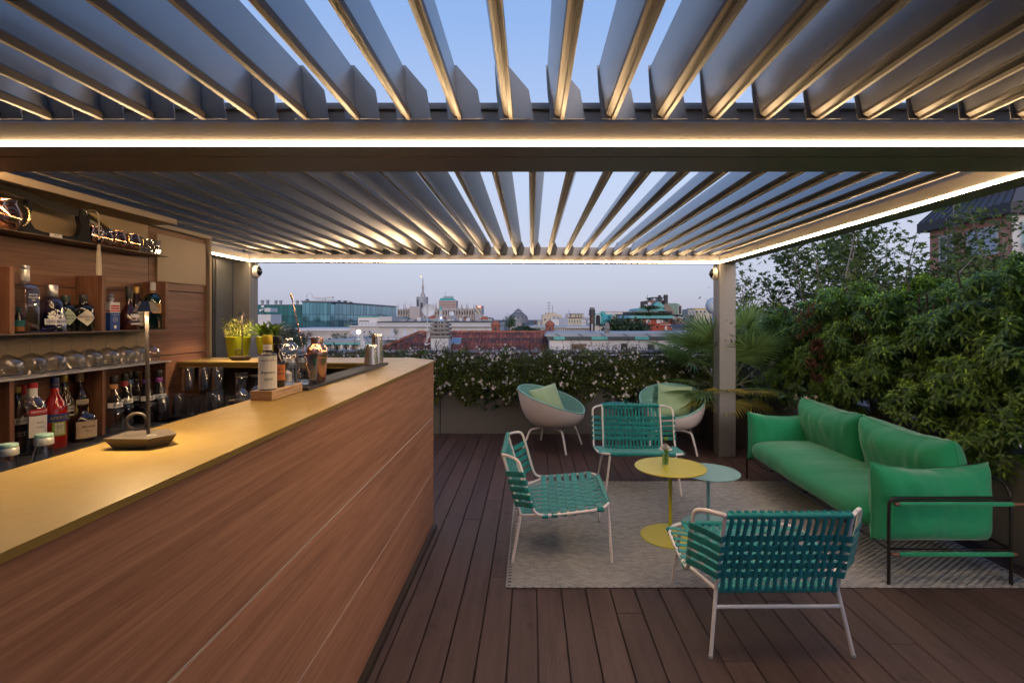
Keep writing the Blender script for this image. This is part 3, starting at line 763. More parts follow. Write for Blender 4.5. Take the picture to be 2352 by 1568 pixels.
for y in (.42, .95, 1.48): fm.tube([(0, y, .20), (SD, y, .20)], FR_ * .8, 8)
fm.build('seat_frame', M['blackm'], sofa, 50)
for y in (0, SL):
    am = MB(); am.tube(smooth_path([(0, y, .19), (0, y, .45), (.012, y, .486), (.05, y, .49), (SD, y, .49)], 2), FR_, 8)
    am.tube([(0.0, y, .472), (SD, y, .472)], FR_ * .6, 8)
    am.build('arm_frame', M['blackm'], sofa, 50)
for x in (0, SD):
    for y in (0, SL): MB().tube([(x, y, .006), (x, y, .205)], FR_ * 1.05, 8).build('leg', M['blackm'], sofa, 50)
MB().tube(smooth_path([(SD, 0, .205), (SD, 0, .50), (SD, .03, .555), (SD + .01, .10, .57), (SD + .01, SL - .1, .57), (SD, SL - .03, .555), (SD, SL, .5), (SD, SL, .205)], 2), FR_, 8).build('back_frame', M['blackm'], sofa, 50)
for z in (.462, .184):
    d = MB().tube([(.02 if z > .3 else .002, -.018, z), (SD + (.05 if z > .3 else .01), -.018, z)], .0095, 10).build('dowel', M['dowel'], sofa, 50)
    MB().tube([(.045, -.018, z), (SD - .01, -.018, z)], .0125, 12).build('sling', M['green'], d, 50)
# seat mattress: a long stuffed slab with soft wrinkles
def slab(x0, x1, y0, y1, z0, z1, seed):
    nu, nv_ = 90, 44; vs = []; fs = []
    cy, cz = (y0 + y1) / 2, (z0 + z1) / 2; hx, hz = (x1 - x0) / 2, (z1 - z0) / 2; cx = (x0 + x1) / 2
    for i in range(nu + 1):
        y = y0 + (y1 - y0) * i / nu; e = 1 - abs(2 * i / nu - 1) ** 12
        for j in range(nv_):
            a = 2 * math.pi * j / nv_; c, s = math.cos(a), math.sin(a)
            px = math.copysign(abs(c) ** .55, c); pz = math.copysign(abs(s) ** .62, s)
            x = cx + hx * px * (.86 + .14 * e); z = cz + hz * pz * (.5 + .5 * e)
            wv = noise.noise(Vector((x * 2.2 + seed, y * 5, z * 2))) * .012 + noise.noise(Vector((x * 1.5 + y * 4 + seed, y * 11, 1))) * .005
            if s > 0: z += wv * e * (1 - .5 * abs(c)) + .012 * e * math.sin(y * 5 + 1)
            if c < 0: x -= .025 * e * (1 - abs(s)) - wv * .7 * e
            vs.append((x, y, z))
    for i in range(nu):
        for j in range(nv_):
            l = (j + 1) % nv_; fs.append((i * nv_ + j, i * nv_ + l, (i + 1) * nv_ + l, (i + 1) * nv_ + j))
    fs.append(tuple(range(nv_))); fs.append(tuple(nu * nv_ + j for j in range(nv_)))
    return MB().add(vs, fs)
slab(-.02, .60, .14, SL - .09, .21, .415, 3).build('seat_cushion', M['green'], sofa, 60)
def sofapillow(w_, h_, t_, loc, rx, rz, nm, seed, sag, ear):
    mb, loop = pillow(w_, h_, t_, 40, 30, ear=ear, sag=sag, seed=seed, wr=.013, fill=4.5)
    o = mb.build(nm, M['green'], sofa, 70)
    o.location = loc; o.rotation_euler = (rx, 0, rz)
    MB().tube(loop, .0045, 6, closed=True).build('piping', M['green'], o, 60)
sofapillow(.69, .45, .25, (.335, .140, .425), R(0), R(0), 'arm_cushion', 1, .035, .03)
sofapillow(.66, .43, .23, (.315, SL - .05, .42), R(0), R(0), 'arm_cushion', 2, .035, .03)
sofapillow(.86, .51, .28, (.57, .60, .515), R(-14), R(90), 'back_cushion', 3, .03, .025)
sofapillow(.88, .51, .28, (.57, 1.46, .515), R(-14), R(90), 'back_cushion', 4, .03, .025)
# ================================================================== things on and behind the bar
def colm(name, col, rough=.4, metal=0, **k):
    if name not in M: M[name] = mat(name, col, rough, metal, **k)
    return M[name]
def wrap(vs, R_, ang, z, cx=0, cy=0, sx=1.0, sy=1.0):
    """lay flat lettering (x, y) on a cylinder of radius R_(z) about the z axis, centred on angle ang"""
    out = []
    for v in vs:
        r = R_(z + v.y) if callable(R_) else R_
        a = ang + v.x / r
        out.append((cx + sx * r * math.cos(a), cy + sy * r * math.sin(a), z + v.y))
    return out
def subdiv_quad(w_, h_, n=10):
    vs = [Vector((-w_ / 2 + w_ * i / n, s * h_ / 2, 0)) for s in (-1, 1) for i in range(n + 1)]
    return vs, [(i, i + 1, n + 2 + i, n + 1 + i) for i in range(n)]
def prof_r(prof):
    def f(z):
        for (r0, z0), (r1, z1) in zip(prof[:-1], prof[1:]):
            if z0 <= z <= z1 and z1 > z0: return r0 + (r1 - r0) * (z - z0) / (z1 - z0)
        return prof[-1][0]
    return f
def bottle(name, label, x, y, z, prof, gm, cap=None, liq=None, labs=(), sq=False, group='bottles on the back bar', cat='bottle', rib=0, nrib=0):
    """prof: (r, z) from base to lip. cap: (material, r, z0, z1). liq: (material, level). labs: (z, w, h, angle, material, [(text, dz, w, h, material, shear)])"""
    o = empty(name, (x, y, z), 0, label, cat, group)
    n = 4 if sq else 28; a0 = R(45 - 0) if sq else 0
    body = MB()
    if sq:
        # rounded square section
        vs = []; fs = []; K = 32
        for (r, zz) in prof:
            for k in range(K):
                a = 2 * math.pi * k / K; c, s = math.cos(a), math.sin(a)
                e = .28 if r > sq * 1.0 else 1.0
                vs.append((r * math.copysign(abs(c) ** e, c), r * math.copysign(abs(s) ** e, s), zz))
        for i in range(len(prof) - 1):
            for k in range(K):
                l = (k + 1) % K; fs.append((i * K + k, i * K + l, (i + 1) * K + l, (i + 1) * K + k))
        body.add(vs, fs)
    else: body.lathe([(0, prof[0][1])] + list(prof), 28, rib=rib, nrib=nrib)
    bo = body.build('glass_body', gm, o, 45)
    if liq:
        pr = [(0, prof[0][1] + .006)] + [(max(r - .003, .001) * (1.0 if not sq else .97), max(zz, prof[0][1] + .006)) for r, zz in prof if zz <= liq[1]]
        rl = prof_r(prof)(liq[1]) - .003; pr += [(rl, liq[1]), (0, liq[1])]
        MB().lathe(pr, 24).build('liquid', liq[0], o, 45)
    if cap:
        cs = cap if isinstance(cap, list) else [cap]
        for (cm, cr, c0, c1) in cs:
            MB().lathe([(0, c0), (cr * .97, c0), (cr, c0 + .002), (cr, c1 - .003), (cr * .92, c1), (0, c1)], 20).build('cap', cm, o, 40)
    rf = prof_r(prof)
    for (lz, lw, lh, la, lm, texts) in labs:
        vs, fs = subdiv_quad(lw, lh, 12) if lm != 'diamond' and not isinstance(lm, tuple) else (None, None)
        if isinstance(lm, tuple):                       # diamond shaped label
            m_ = lm[0]; k = 8
            vs = [Vector((-lw / 2 + lw * i / k, lh / 2 * (1 - abs(2 * i / k - 1)) * s, 0)) for s in (-1, 1) for i in range(k + 1)]
            fs = [(i, i + 1, k + 2 + i, k + 1 + i) for i in range(k)]
        else: m_ = lm
        if sq:
            def place(vv, off, la=la, lz=lz):
                d = Vector((math.cos(la), math.sin(la), 0)); t = Vector((-math.sin(la), math.cos(la), 0)); r = max(rf(lz - lh / 2), rf(lz + lh / 2)) + off
                return [d * r + t * v.x + Vector((0, 0, lz + v.y)) for v in vv]
        else:
            def place(vv, off, la=la, lz=lz): return wrap(vv, lambda zz: rf(zz) + off, la, lz)
        lo = MB().add(place(vs, .0010), fs).build('label', m_, o)
        for (s_, dz, tw, th_, tm, sh) in texts:
            tv, tf = fit_text(s_, tw, th_, .01, sh)
            if tv: MB().add(place([Vector((v.x, v.y + dz, 0)) for v in tv], .0018), tf).build('lettering', tm, lo)
    return o
def PY(px, X): return X * F / (px - CX)
UZ, LZ = 1.4275, .8655
FA = R(-22)                       # labels turned a little towards the guests
ink, paper, cream = M['ink'], M['paper'], M['cream']
navy = colm('navy label', (.02, .03, .10)); red = colm('red print', (.45, .02, .02)); gold = colm('gold print', (.55, .38, .08), .35, .6)
wht = colm('white print', (.78, .75, .70)); silver = colm('brushed silver cap', (.55, .53, .50), .3, .9)
dkglass = mat('black bottle glass', (.008, .009, .008), .07, coat=.5); vio = thin_glass('violet glass', (.62, .64, .90), 1.1)
teal = thin_glass('teal glass', (.10, .62, .60), 1.1); amber = mat('amber spirit', (.10, .022, .006), .08, coat=.4); redl = mat('orange red aperitif', (.42, .03, .012), .1, coat=.3)
cork = colm('cork wood', (.35, .22, .10), .7); blackcap = colm('black cap', (.015, .014, .014), .35)
# ---- upper shelf
x = -2.40; bottle('bottle', 'small dark bottle with a colourful village picture label, by the left divider', x, PY(43, x), UZ, [(.020, 0), (.021, .004), (.021, .075), (.008, .092), (.008, .11)], dkglass, (colm('teal cap', (.02, .16, .15)), .010, .105, .118), None,
    [(.045, .05, .03, R(-30), colm('teal label', (.02, .20, .20)), []), (.02, .05, .022, R(-30), colm('orange label', (.5, .16, .04)), [])])
x = -2.375; bottle('bottle', 'tall clear square gin bottle with a navy label and silver cap', x, PY(57, x), UZ, [(.037, 0), (.039, .006), (.039, .205), (.030, .225), (.016, .236), (.016, .31)], M['glassb'], [(silver, .018, .300, .316), (colm('neck foil', (.62, .58, .52), .35, .5), .0175, .245, .298)], None,
    [(.168, .056, .062, R(0), navy, [('MARTIN', .012, .044, .010, wht, 0), ("MILLER'S", -.001, .046, .010, wht, 0), ('GIN', -.014, .018, .007, wht, 0)]), (.128, .056, .012, R(0), navy, [('ENGLAND ICELAND', 0, .048, .005, wht, 0)])], sq=.025)
x = -2.385; o = bottle('bottle', 'wide violet gin bottle with a broad silver cap and white leaf print', x, PY(118, x), UZ, [(.060, 0), (.063, .004), (.060, .03), (.048, .11), (.043, .15), (.032, .165), (.018, .176)], vio, (silver, .026, .176, .233), (thin_glass('violet gin', (.66, .66, .86), .5), .10),
    [(.052, .10, .03, R(-22), colm('frosted band', (.50, .50, .54)), [('GIN MARE', 0, .085, .019, navy, 0)])])
lf = MB()
for k in range(46):
    a = R(-22) + rr(-.65, .65); zz = .068 + rr(0, .04) * (1.2 - abs(a + .38)); an = rr(0, 3.1)
    w0 = .010; r0 = prof_r([(.060, .03), (.048, .11)])(min(.109, zz)) + .0012
    pts = [Vector((math.cos(an) * w0 * u - math.sin(an) * w0 * .28 * v_, math.sin(an) * w0 * u + math.cos(an) * w0 * .28 * v_, 0)) for u, v_ in ((-1, 0), (0, 1), (1, 0), (0, -1))]
    lf.add(wrap(pts, lambda q: prof_r([(.060, .03), (.048, .11), (.044, .15)])(min(max(q, .031), .149)) + .0012, a, zz), [(0, 1, 2, 3)])
lf.build('leaf_print', wht, o)
hp = [(.044, 0), (.046, .004), (.046, .115), (.040, .132), (.020, .142), (.018, .150), (.018, .165)]
x = -2.405; bottle('bottle', 'black apothecary bottle with a pale green diamond label', x, PY(151, x), UZ, hp, dkglass, (colm('dark green cap', (.02, .05, .035)), .020, .158, .185), None,
    [(.075, .075, .085, R(-30), (colm('pale green label', (.42, .50, .36)),), [("HENDRICK'S", .008, .060, .013, ink, 0), ('ORBIUM', -.008, .036, .010, ink, 0)])])
x = -2.365; bottle('bottle', 'black apothecary bottle with a cream diamond label', x, PY(191, x), UZ, hp, dkglass, (blackcap, .020, .158, .192), None,
    [(.072, .092, .088, R(-28), (colm('ivory label', (.62, .56, .44)),), [("HENDRICK'S", .004, .074, .016, ink, 0), ('GIN', -.012, .024, .009, ink, 0)])])
# oil-tin style gin can
x = -2.365; t = empty('gin_tin', (x, PY(254, x), UZ), R(-8), 'rectangular gin tin in blue, white and red with a screw spout', 'tin')
MB().box(-.032, .030, -.030, .030, 0, .100, .003).build('body', colm('blue tin', (.02, .07, .30), .3), t)
MB().box(-.0322, .0302, -.0302, .0302, .100, .106, .0).build('stripe', wht, t)
MB().box(-.032, .030, -.030, .030, .106, .112, .0).build('stripe', colm('red tin', (.5, .03, .03), .3), t)
MB().box(-.032, .030, -.030, .030, .112, .158, .003).build('top_panel', wht, t)
MB().lathe([(.012, .158), (.012, .170), (.016, .172), (.016, .178), (.010, .184), (.013, .196), (.008, .204), (0, .204)], 16).build('spout', silver, t, 40)
def flat(par, x, s_, z, w_, h_, m_, nm='lettering', y=0):
    tv, tf = fit_text(s_, w_, h_, .012); MB().add([(x, y + v.x, z + v.y) for v in tv], tf).build(nm, m_, par)
MB().box(.0300, .0308, -.024, .024, .118, .142).build('plate', colm('red tin', 0), t); flat(t, .0314, 'ENGINE', .130, .044, .014, wht); flat(t, .0308, 'pure organic Gin', .088, .046, .006, wht); flat(t, .0308, '01', .062, .016, .010, wht)
MB().lathe([(.013, 0), (.0145, 0)], 24).build('ring', wht, t).matrix_local = Matrix.Translation((.0308, 0, .062)) @ Matrix.Rotation(R(90), 4, 'Y')
MB().add([(.0306, -.008, .028), (.0306, .008, .028), (.0306, .008, .018), (.0306, 0, .008), (.0306, -.008, .018)], [(0, 1, 2, 3, 4)]).build('crest', wht, t)
x = -2.385; bottle('bottle', 'round bellied dark cognac bottle with a white label, behind the lamp', x, PY(296, x), UZ, [(.044, 0), (.050, .006), (.052, .05), (.046, .095), (.026, .130), (.016, .150), (.014, .20)], mat('cognac glass', (.045, .008, .004), .06, coat=.5), [(blackcap, .0175, .185, .255)], None,
    [(.062, .058, .062, R(-8), paper, [('COURVOISIER', .004, .050, .010, red, 0)])])
x = -2.425; bottle('bottle', 'slim brown brandy bottle with a yellowed label, half hidden by the cognac', x, PY(313, x), UZ, [(.034, 0), (.036, .006), (.036, .16), (.016, .20), (.014, .235)], mat('brandy glass', (.05, .016, .006), .07, coat=.5), [(colm('gold cap', (.45, .27, .08), .35, .6), .0165, .222, .262)], None,
    [(.065, .055, .085, R(-2), cream, [('ARMAGNAC', .028, .046, .008, ink, 0), ('du RAVI', -.018, .034, .009, ink, 0)])])
x = -2.375; bottle('bottle', 'turquoise fluted liqueur bottle with an amber label', x, PY(351, x), UZ, [(.044, 0), (.047, .005), (.047, .175), (.042, .200), (.024, .222), (.015, .230), (.015, .245)], teal, [(cork, .018, .228, .242), (colm('pale stopper', (.60, .57, .52)), .016, .242, .294)], (thin_glass('teal liqueur', (.08, .52, .52), .4), .16),
    [(.130, .058, .062, R(-22), colm('amber label', (.55, .30, .08)), [('ITALICUS', .012, .050, .012, ink, 0), ('ROSOLIO', -.010, .03, .006, ink, 0)])], rib=.02, nrib=16)
# ---- lower shelf
def low(px, X): return PY(px, X)
x = -2.42; bottle('bottle', 'dark bottle in a string net at the far left of the lower shelf', x, low(39, x), LZ, [(.036, 0), (.040, .01), (.042, .12), (.036, .18), (.015, .23), (.014, .29)], dkglass, (gold, .016, .28, .31), None, [(.15, .06, .03, R(-20), paper, [('RON', 0, .04, .018, ink, 0)]), (.09, .06, .03, R(-20), ink, [('CT', 0, .03, .016, wht, 0)])])
x = -2.415; bottle('bottle', 'clear gin bottle with a red screw cap and red lettering, at the back', x, low(55, x), LZ, [(.040, 0), (.043, .006), (.043, .20), (.020, .235), (.016, .29)], M['glassb'], (red, .019, .272, .315), None, [(.175, .06, .03, R(-15), M['glassb'], [('BEEFEATER', .006, .055, .012, red, 0), ('LONDON', -.008, .03, .006, red, 0)])])
x = -2.335; bottle('bottle', 'clear vodka bottle with a red banner and a red cap under a paper seal', x, low(74, x), LZ, [(.048, 0), (.052, .008), (.050, .03), (.052, .215), (.040, .245), (.018, .268), (.0165, .325)], M['glassb'], [(red, .020, .306, .328), (paper, .0188, .264, .306)], None,
    [(.198, .078, .026, R(-14), red, [('SMIRNOFF', 0, .070, .015, wht, 0)]), (.130, .080, .098, R(-14), paper, [('No21', .018, .026, .012, ink, 0), ('VODKA', -.004, .032, .008, ink, 0)]), (.048, .04, .016, R(-18), paper, [('1864', 0, .028, .010, ink, 0)])])
x = -2.328; bottle('bottle', 'orange red aperitif bottle with a blue banner label', x, low(126, x), LZ, [(.044, 0), (.048, .006), (.046, .04), (.047, .195), (.038, .222), (.017, .262), (.015, .335)], mat('aperitif glass', (.30, .014, .010), .08, coat=.5), [(navy, .0175, .292, .342)], None,
    [(.150, .092, .036, R(-26), colm('royal blue label', (.02, .05, .20)), [('APEROL', 0, .078, .026, gold, .15)]), (.096, .054, .066, R(-26), colm('leaf green label', (.20, .36, .05)), []), (.098, .040, .056, R(-26), colm('ivory label', 0), [('APERITIVO', .012, .034, .006, ink, 0), ('1919', .002, .022, .007, ink, 0)]), (.308, .046, .016, R(-26), navy, [('APEROL', 0, .034, .009, gold, 0)])])
x = -2.418; nb_ = bottle('bottle', 'dark rum bottle wrapped in straw netting with a gold cap', x, low(147, x), LZ, [(.038, 0), (.041, .008), (.042, .16), (.034, .21), (.016, .25), (.014, .32)], mat('rum glass', (.03, .008, .004), .07, coat=.5), (gold, .017, .302, .352), None, [(.165, .06, .03, R(-20), colm('ivory label', 0), [('ANGOSTURA', 0, .05, .012, ink, 0)]), (.125, .06, .022, R(-20), cream, [('VIEJO', 0, .036, .012, ink, 0)])])
net = MB()
for k in range(8):
    for s in (-1, 1):
        pts = []
        for i in range(24):
            zz = .01 + .27 * i / 23; r = prof_r([(.041, .008), (.042, .16), (.034, .21), (.016, .25), (.014, .32)])(max(.009, zz)) + .0022; a = k * math.pi / 4 + s * zz * 9
            pts.append((r * math.cos(a), r * math.sin(a), zz))
        net.tube(pts, .0011, 4)
net.build('netting', colm('straw', (.42, .32, .17), .8), nb_)
x = -2.412; bottle('bottle', 'amber spirit bottle with a tan cap and yellow label, behind the squat bottle', x, low(183, x), LZ, [(.038, 0), (.041, .006), (.041, .215), (.034, .238), (.016, .258), (.014, .32)], thin_glass('pale amber', (.55, .40, .22), 1.0), (colm('tan cap', (.42, .26, .12)), .018, .295, .340), (thin_glass('whisky', (.45, .25, .08), .3), .18), [(.190, .06, .022, R(-28), cream, [('CASA', 0, .04, .010, ink, 0)]), (.15, .06, .05, R(-28), colm('yellow label', (.55, .40, .10)), [('ELIJAH', 0, .05, .015, ink, 0)])])
x = -2.322; bottle('bottle', 'squat near black amaro bottle with a beige map label', x, low(190, x), LZ, [(.052, 0), (.058, .006), (.058, .105), (.050, .128), (.022, .142), (.019, .150), (.019, .168), (.023, .170), (.023, .186), (0, .186)], mat('amaro glass', (.018, .008, .005), .06, coat=.5), None, None,
    [(.062, .105, .086, R(-24), colm('beige map label', (.50, .38, .25), var=.3, vscale=60), [('Maestrale', .016, .060, .016, ink, .3), ('AMARO', -.006, .03, .006, ink, 0)])])
bp_ = [(.043, 0), (.047, .008), (.046, .07), (.049, .085), (.044, .10), (.040, .135), (.034, .165), (.026, .20), (.0185, .235), (.0165, .25), (.0165, .305)]
for i, (px, X, lq, nk, lb) in enumerate((
        (261.5, -2.335, None, (.60, .28, .10), 'clear liqueur bottle with an orange neck label, left of the ringed lamp'),
        (286, -2.385, None, (.50, .06, .06), 'clear liqueur bottle with a red neck label, second in the liqueur row'),
        (297, -2.425, 'd', (.10, .25, .45), 'dark liqueur bottle with a blue neck label, at the back of the liqueur row'),
        (312, -2.415, 'd', (.05, .04, .03), 'dark liqueur bottle with a black neck, behind the lamp stem'),
        (336, -2.34, 'd', (.16, .08, .28), 'dark liqueur bottle with a violet neck label, right of the lamp stem'),
        (365, -2.325, 'd', (.25, .05, .25), 'dark liqueur bottle with a purple neck label, rightmost on the lower shelf'))):
    o = bottle('bottle', lb, X, PY(px, X), LZ, bp_, M['glassb'] if not lq else mat('liqueur glass %d' % i, (.012, .008, .012), .08, coat=.4), [(blackcap, .0185, .268, .308), (colm('neck %d' % i, nk), .0192, .236, .262)], None,
        [(.148, .098, .026, R(-24), paper, [('Bols', 0, .046, .021, ink, .35)])], group='ribbed liqueur bottles')
    rg = MB()
    for zz in (.172, .180, .188, .196, .108, .116):
        r = prof_r(bp_)(zz); rg.tube([(r * math.cos(k * math.pi / 12), r * math.sin(k * math.pi / 12), zz) for k in range(24)], .0016, 4, closed=True)
    rg.build('rib', o.children[0].data.materials[0], o, 50)
# ---- balloon glasses, rim down on the rack
gprof = [(0, .1035), (.017, .0995), (.0365, .0885), (.0515, .071), (.056, .052), (.053, .030), (.0418, 0), (.043, 0), (.0545, .030), (.0575, .052), (.053, .072), (.038, .090), (.018, .101), (.006, .107), (.0042, .116), (.0038, .150), (.005, .164), (.020, .169), (.040, .1715), (.0405, .1728), (.020, .1728), (0, .1728)]
gme = MB().lathe(gprof, 32).mesh('balloon_glass', 50); gme.materials.append(M['rglass'])
names = ['leftmost', 'second', 'third', 'fourth', 'fifth', 'sixth', 'seventh', 'eighth', 'ninth and last']
for k, px in enumerate((16.7, 71.8, 119.5, 164.6, 207.2, 246.2, 283.3, 314, 343.6)):
    X = -2.378; o = link('balloon_glass', gme, None, None, (X, PY(px, X), 1.2265))
    tag(o, 'upside down balloon glass on the rack, %s from the left edge' % names[k], 'glass', 'balloon glasses on the rack')
# ---- top shelf: copper mugs, crystal bowls, sabre on its stand
def mug(px, lab, sc_=1.0, side=1):
    X = -2.375; o = empty('copper_mug', (X, PY(px, X), 1.8895), 0, lab, 'mug', 'copper mugs on the top shelf'); o.scale = (sc_,) * 3
    MB().lathe([(0, .002), (.028, .002), (.038, .012), (.0455, .038), (.0455, .060), (.038, .088), (.035, .098), (.0355, .104), (.0335, .104), (.0335, .098), (.036, .086), (.043, .058), (.043, .038), (.035, .014), (0, .010)], 36).build('cup', M['copperd'], o, 60)
    hp = smooth_path([(0, .034, .092), (0, .052, .096), (0, .066, .080), (0, .066, .048), (0, .054, .026), (0, .042, .026)]); hd = MB(); hd.tube([(-.5 * p.y * 0 + p.y * .35, p.y * .94, p.z) for p in hp], .0042, 8); hd.build('handle', M['gold'], o, 60)
mug(9, 'copper mug at the left end of the top shelf', 1.35); mug(216, 'copper mug half hidden behind the cream tassel', 1.0); mug(237, 'copper mug just right of the tassel', 1.0); mug(268, 'copper mug in the middle of the right hand trio', 1.0); mug(302, 'copper mug beside the crystal bowls', 1.0)
cry = thin_glass('crystal', (.86, .87, .87), 1.6)
for k in range(2):
    X = -2.37; o = MB().lathe([(0, .002), (.045, .002), (.050, .006), (.051, .034), (.054, .038), (.054, .044), (.051, .044), (.047, .036), (.046, .008), (0, .008)], 48, rib=.02, nrib=24).build('crystal_bowl', cry, None, 30, (X, PY(345, X), 1.8895 + k * .0445))
    tag(o, ('lower' if k == 0 else 'upper') + ' cut crystal bowl of the stack at the end of the top shelf', 'bowl', 'crystal bowls')
X = -2.36; y0, y1 = PY(48, X), PY(192, X)
st = empty('sword_stand', (X, 0, 1.8895), 0, 'black wooden sword stand with a small white plaque', 'stand')
bw = mat('black lacquered wood', (.010, .009, .009), .6, spec=.2)
up = [(-.045, 0), (.06, 0), (.055, .03), (.035, .055), (.030, .085), (.042, .12), (.040, .152), (.028, .165), (.022, .140), (.004, .128), (-.022, .148), (-.030, .142), (-.024, .10), (-.030, .05)]
MB().prism([(y0 + a, c) for a, c in up], -.012, .012, 'x').build('upright', bw, st)
MB().prism([(y1 + .0 - a * .9, c * 1.05) for a, c in up][::-1], -.012, .012, 'x').build('upright', bw, st)
MB().prism([(y0 + .03, 0), (y0 + .03, .036), (y0 + .10, .022), (y1 - .10, .022), (y1 - .03, .036), (y1 - .03, 0)], -.010, .010, 'x').build('crosspiece', bw, st)
MB().box(.0105, .012, (y0 + y1) / 2 - .035, (y0 + y1) / 2 + .03, .002, .022).build('plaque', paper, st); 
tv, tf = fit_text('CERCLE', .045, .006, .01); MB().add([(.0126, (y0 + y1) / 2 - .002 + v.x, .015 + v.y) for v in tv], tf).build('lettering', ink, st)
sw = empty('sabre', (X + .005, 0, 1.8895), 0, 'dark curved sabre with wrapped grip and silver guard resting on the stand', 'sword')
zz = .142
blade = []; 
for i in range(25):
    t = i / 24; yy = y1 + .01 + (1.95 - y1) * t; blade.append((yy, zz + .012 + .10 * t * t * 1.4))
vs = []; fs = []
for i, (yy, z_) in enumerate(blade):
    wd = .021 * (1 - max(0, (i - 20) / 4.2)); vs += [(-.002, yy, z_ + wd), (.002, yy, z_ + wd * .9), (.0025, yy, z_ - wd), (-.0025, yy, z_ - wd)]
for i in range(24):
    for j in range(4): fs.append((i * 4 + j, i * 4 + (j + 1) % 4, i * 4 + 4 + (j + 1) % 4, i * 4 + 4 + j))
MB().add(vs, fs).build('blade', mat('dark scabbard', (.02, .016, .014), .3, .3), sw)
g0 = Vector((0, y1 + .02, zz + .008)); g1 = Vector((.01, y1 + .145, zz - .050))
MB().tube(smooth_path([g0, g0.lerp(g1, .5) + Vector((0, 0, .012)), g1], 2), .0115, 10).build('grip', mat('wrapped grip', (.02, .015, .012), .5), sw, 50)
wr_ = MB()
for k in range(11):
    c = g0.lerp(g1, .05 + .085 * k) + Vector((0, 0, .008)); wr_.tube([c + Vector((.0125 * math.cos(a), .003, .0125 * math.sin(a))) for a in [j * math.pi / 5 for j in range(10)]], .0013, 4, closed=True)
wr_.build('grip_wire', gold, sw, 50)
MB().tube(smooth_path([g0 + Vector((0, -.035, .030)), g0 + Vector((0, -.01, .02)), g0 + Vector((0, .0, -.02)), g0 + Vector((.02, .04, -.062)), g0 + Vector((.015, .09, -.078)), g1 + Vector((.005, -.005, -.030)), g1 + Vector((0, .004, -.004))], 2), .0045, 8).build('guard', M['steel'], sw, 50)
MB().lathe([(0, -.014), (.012, -.008), (.013, .004), (.008, .013), (0, .015)], 12).build('pommel', M['steel'], sw, 50, g1)
X2 = -2.30; ty = PY(227, X2)
ts = empty('tassel', (X2, ty, PZ(528, ty)), 0, 'cream silk tassel on a knotted cord hanging below the top shelf', 'tassel')
silk = mat('cream silk', (.52, .43, .31), .7, var=.2, vscale=60, stretch=(1, 1, .1))
MB().tube(smooth_path([(-.04, -.015, .10), (-.005, -.004, .10), (.002, 0, .06), (0, 0, -.055)]), .0026, 6).build('cord', silk, ts, 50)
MB().tube([(.012 * math.sin(a * 2), .016 * math.cos(a), -.025 + .008 * math.sin(a * 3)) for a in [k * math.pi / 10 for k in range(20)]], .0024, 5, closed=True).build('knot', silk, ts, 50)
MB().lathe([(0, .012), (.008, .008), (.010, 0), (.008, -.008), (0, -.012)], 12, (0, 0, -.062)).build('bead', bw, ts, 50)
MB().lathe([(0, 0), (.006, -.002), (.0085, -.02), (.0075, -.026), (.010, -.05), (.0125, -.13), (.012, -.165), (0, -.165)], 20, (0, 0, -.075), rib=.06, nrib=9).build('skirt', silk, ts, 50)

# ---- glasses on the far worktop
tme = MB().lathe([(0, .004), (.030, .004), (.032, .0), (.036, .0), (.040, .12), (.0375, .12), (.0335, .012), (0, .012)], 36, rib=.022, nrib=12).mesh('tumbler', 40); tme.materials.append(M['tglass'])
tall = MB().lathe([(0, .150), (.031, .150), (.034, .146), (.0395, 0), (.037, 0), (.031, .138), (0, .138)], 36, rib=.022, nrib=12).mesh('highball', 40); tall.materials.append(M['tglass'])
coupe = MB().lathe([(0, .066), (.013, .0608), (.0325, .0412), (.0385, .016), (.0348, 0), (.036, 0), (.040, .016), (.034, .042), (.014, .062), (.0045, .070), (.0036, .10), (.0045, .132), (.018, .137), (.035, .139), (.035, .141), (0, .141)], 32).mesh('coupe_glass', 50); coupe.materials.append(M['tglass'])
Zt = .8655; gl = []
rows = [(-2.26, 3.28), (-2.17, 3.27), (-2.08, 3.26), (-1.99, 3.25), (-2.27, 3.37), (-2.18, 3.37), (-2.09, 3.36), (-2.0, 3.35), (-1.91, 3.34), (-1.82, 3.32), (-2.28, 3.46), (-2.19, 3.46), (-2.10, 3.45), (-2.01, 3.44), (-1.92, 3.43), (-2.29, 3.18)]
for k, (x, y) in enumerate(rows):
    o = link('tumbler', tme if k % 3 else tall, None, None, (x, y, Zt)); tag(o, 'ribbed clear tumbler in the lower layer on the far worktop', 'glass', 'tumblers on the far worktop')
for k, (x, y) in enumerate(((-2.29, 3.42), (-2.20, 3.45), (-2.11, 3.45), (-1.90, 3.36))):
    o = link('tumbler', tall if k < 3 else tme, None, None, (x, y, Zt + .151 if k < 3 else Zt + .1505)); tag(o, ('ribbed tumbler stacked upside down on others, ' + ['leftmost beside the wall', 'second from the wall', 'third from the wall', 'apart from the rest, nearest the coupes'][k]), 'glass', 'stacked tumblers')
for k, (x, y) in enumerate(((-1.83, 3.24), (-1.75, 3.27), (-1.68, 3.30), (-1.60, 3.33), (-1.72, 3.36), (-1.64, 3.40), (-1.56, 3.42), (-1.50, 3.30), (-1.80, 3.34))):
    z = .985
    o = link('coupe_glass', coupe, None, None, (x, y, z)); tag(o, 'upside down stemmed coupe glass beside the tumblers', 'glass', 'coupe glasses on the far worktop')
gr = tag(MB().box(-1.90, -1.44, 3.20, 3.46, .970, .984, .003).build('glass_tray', M['steel']), 'steel tray carrying the stemmed coupe glasses', 'tray')
tag(MB().box(-1.72, -1.44, 3.22, 3.44, .866, .969, .003).build('tray_stand', M['dark']), 'dark block under the steel glass tray', 'stand')

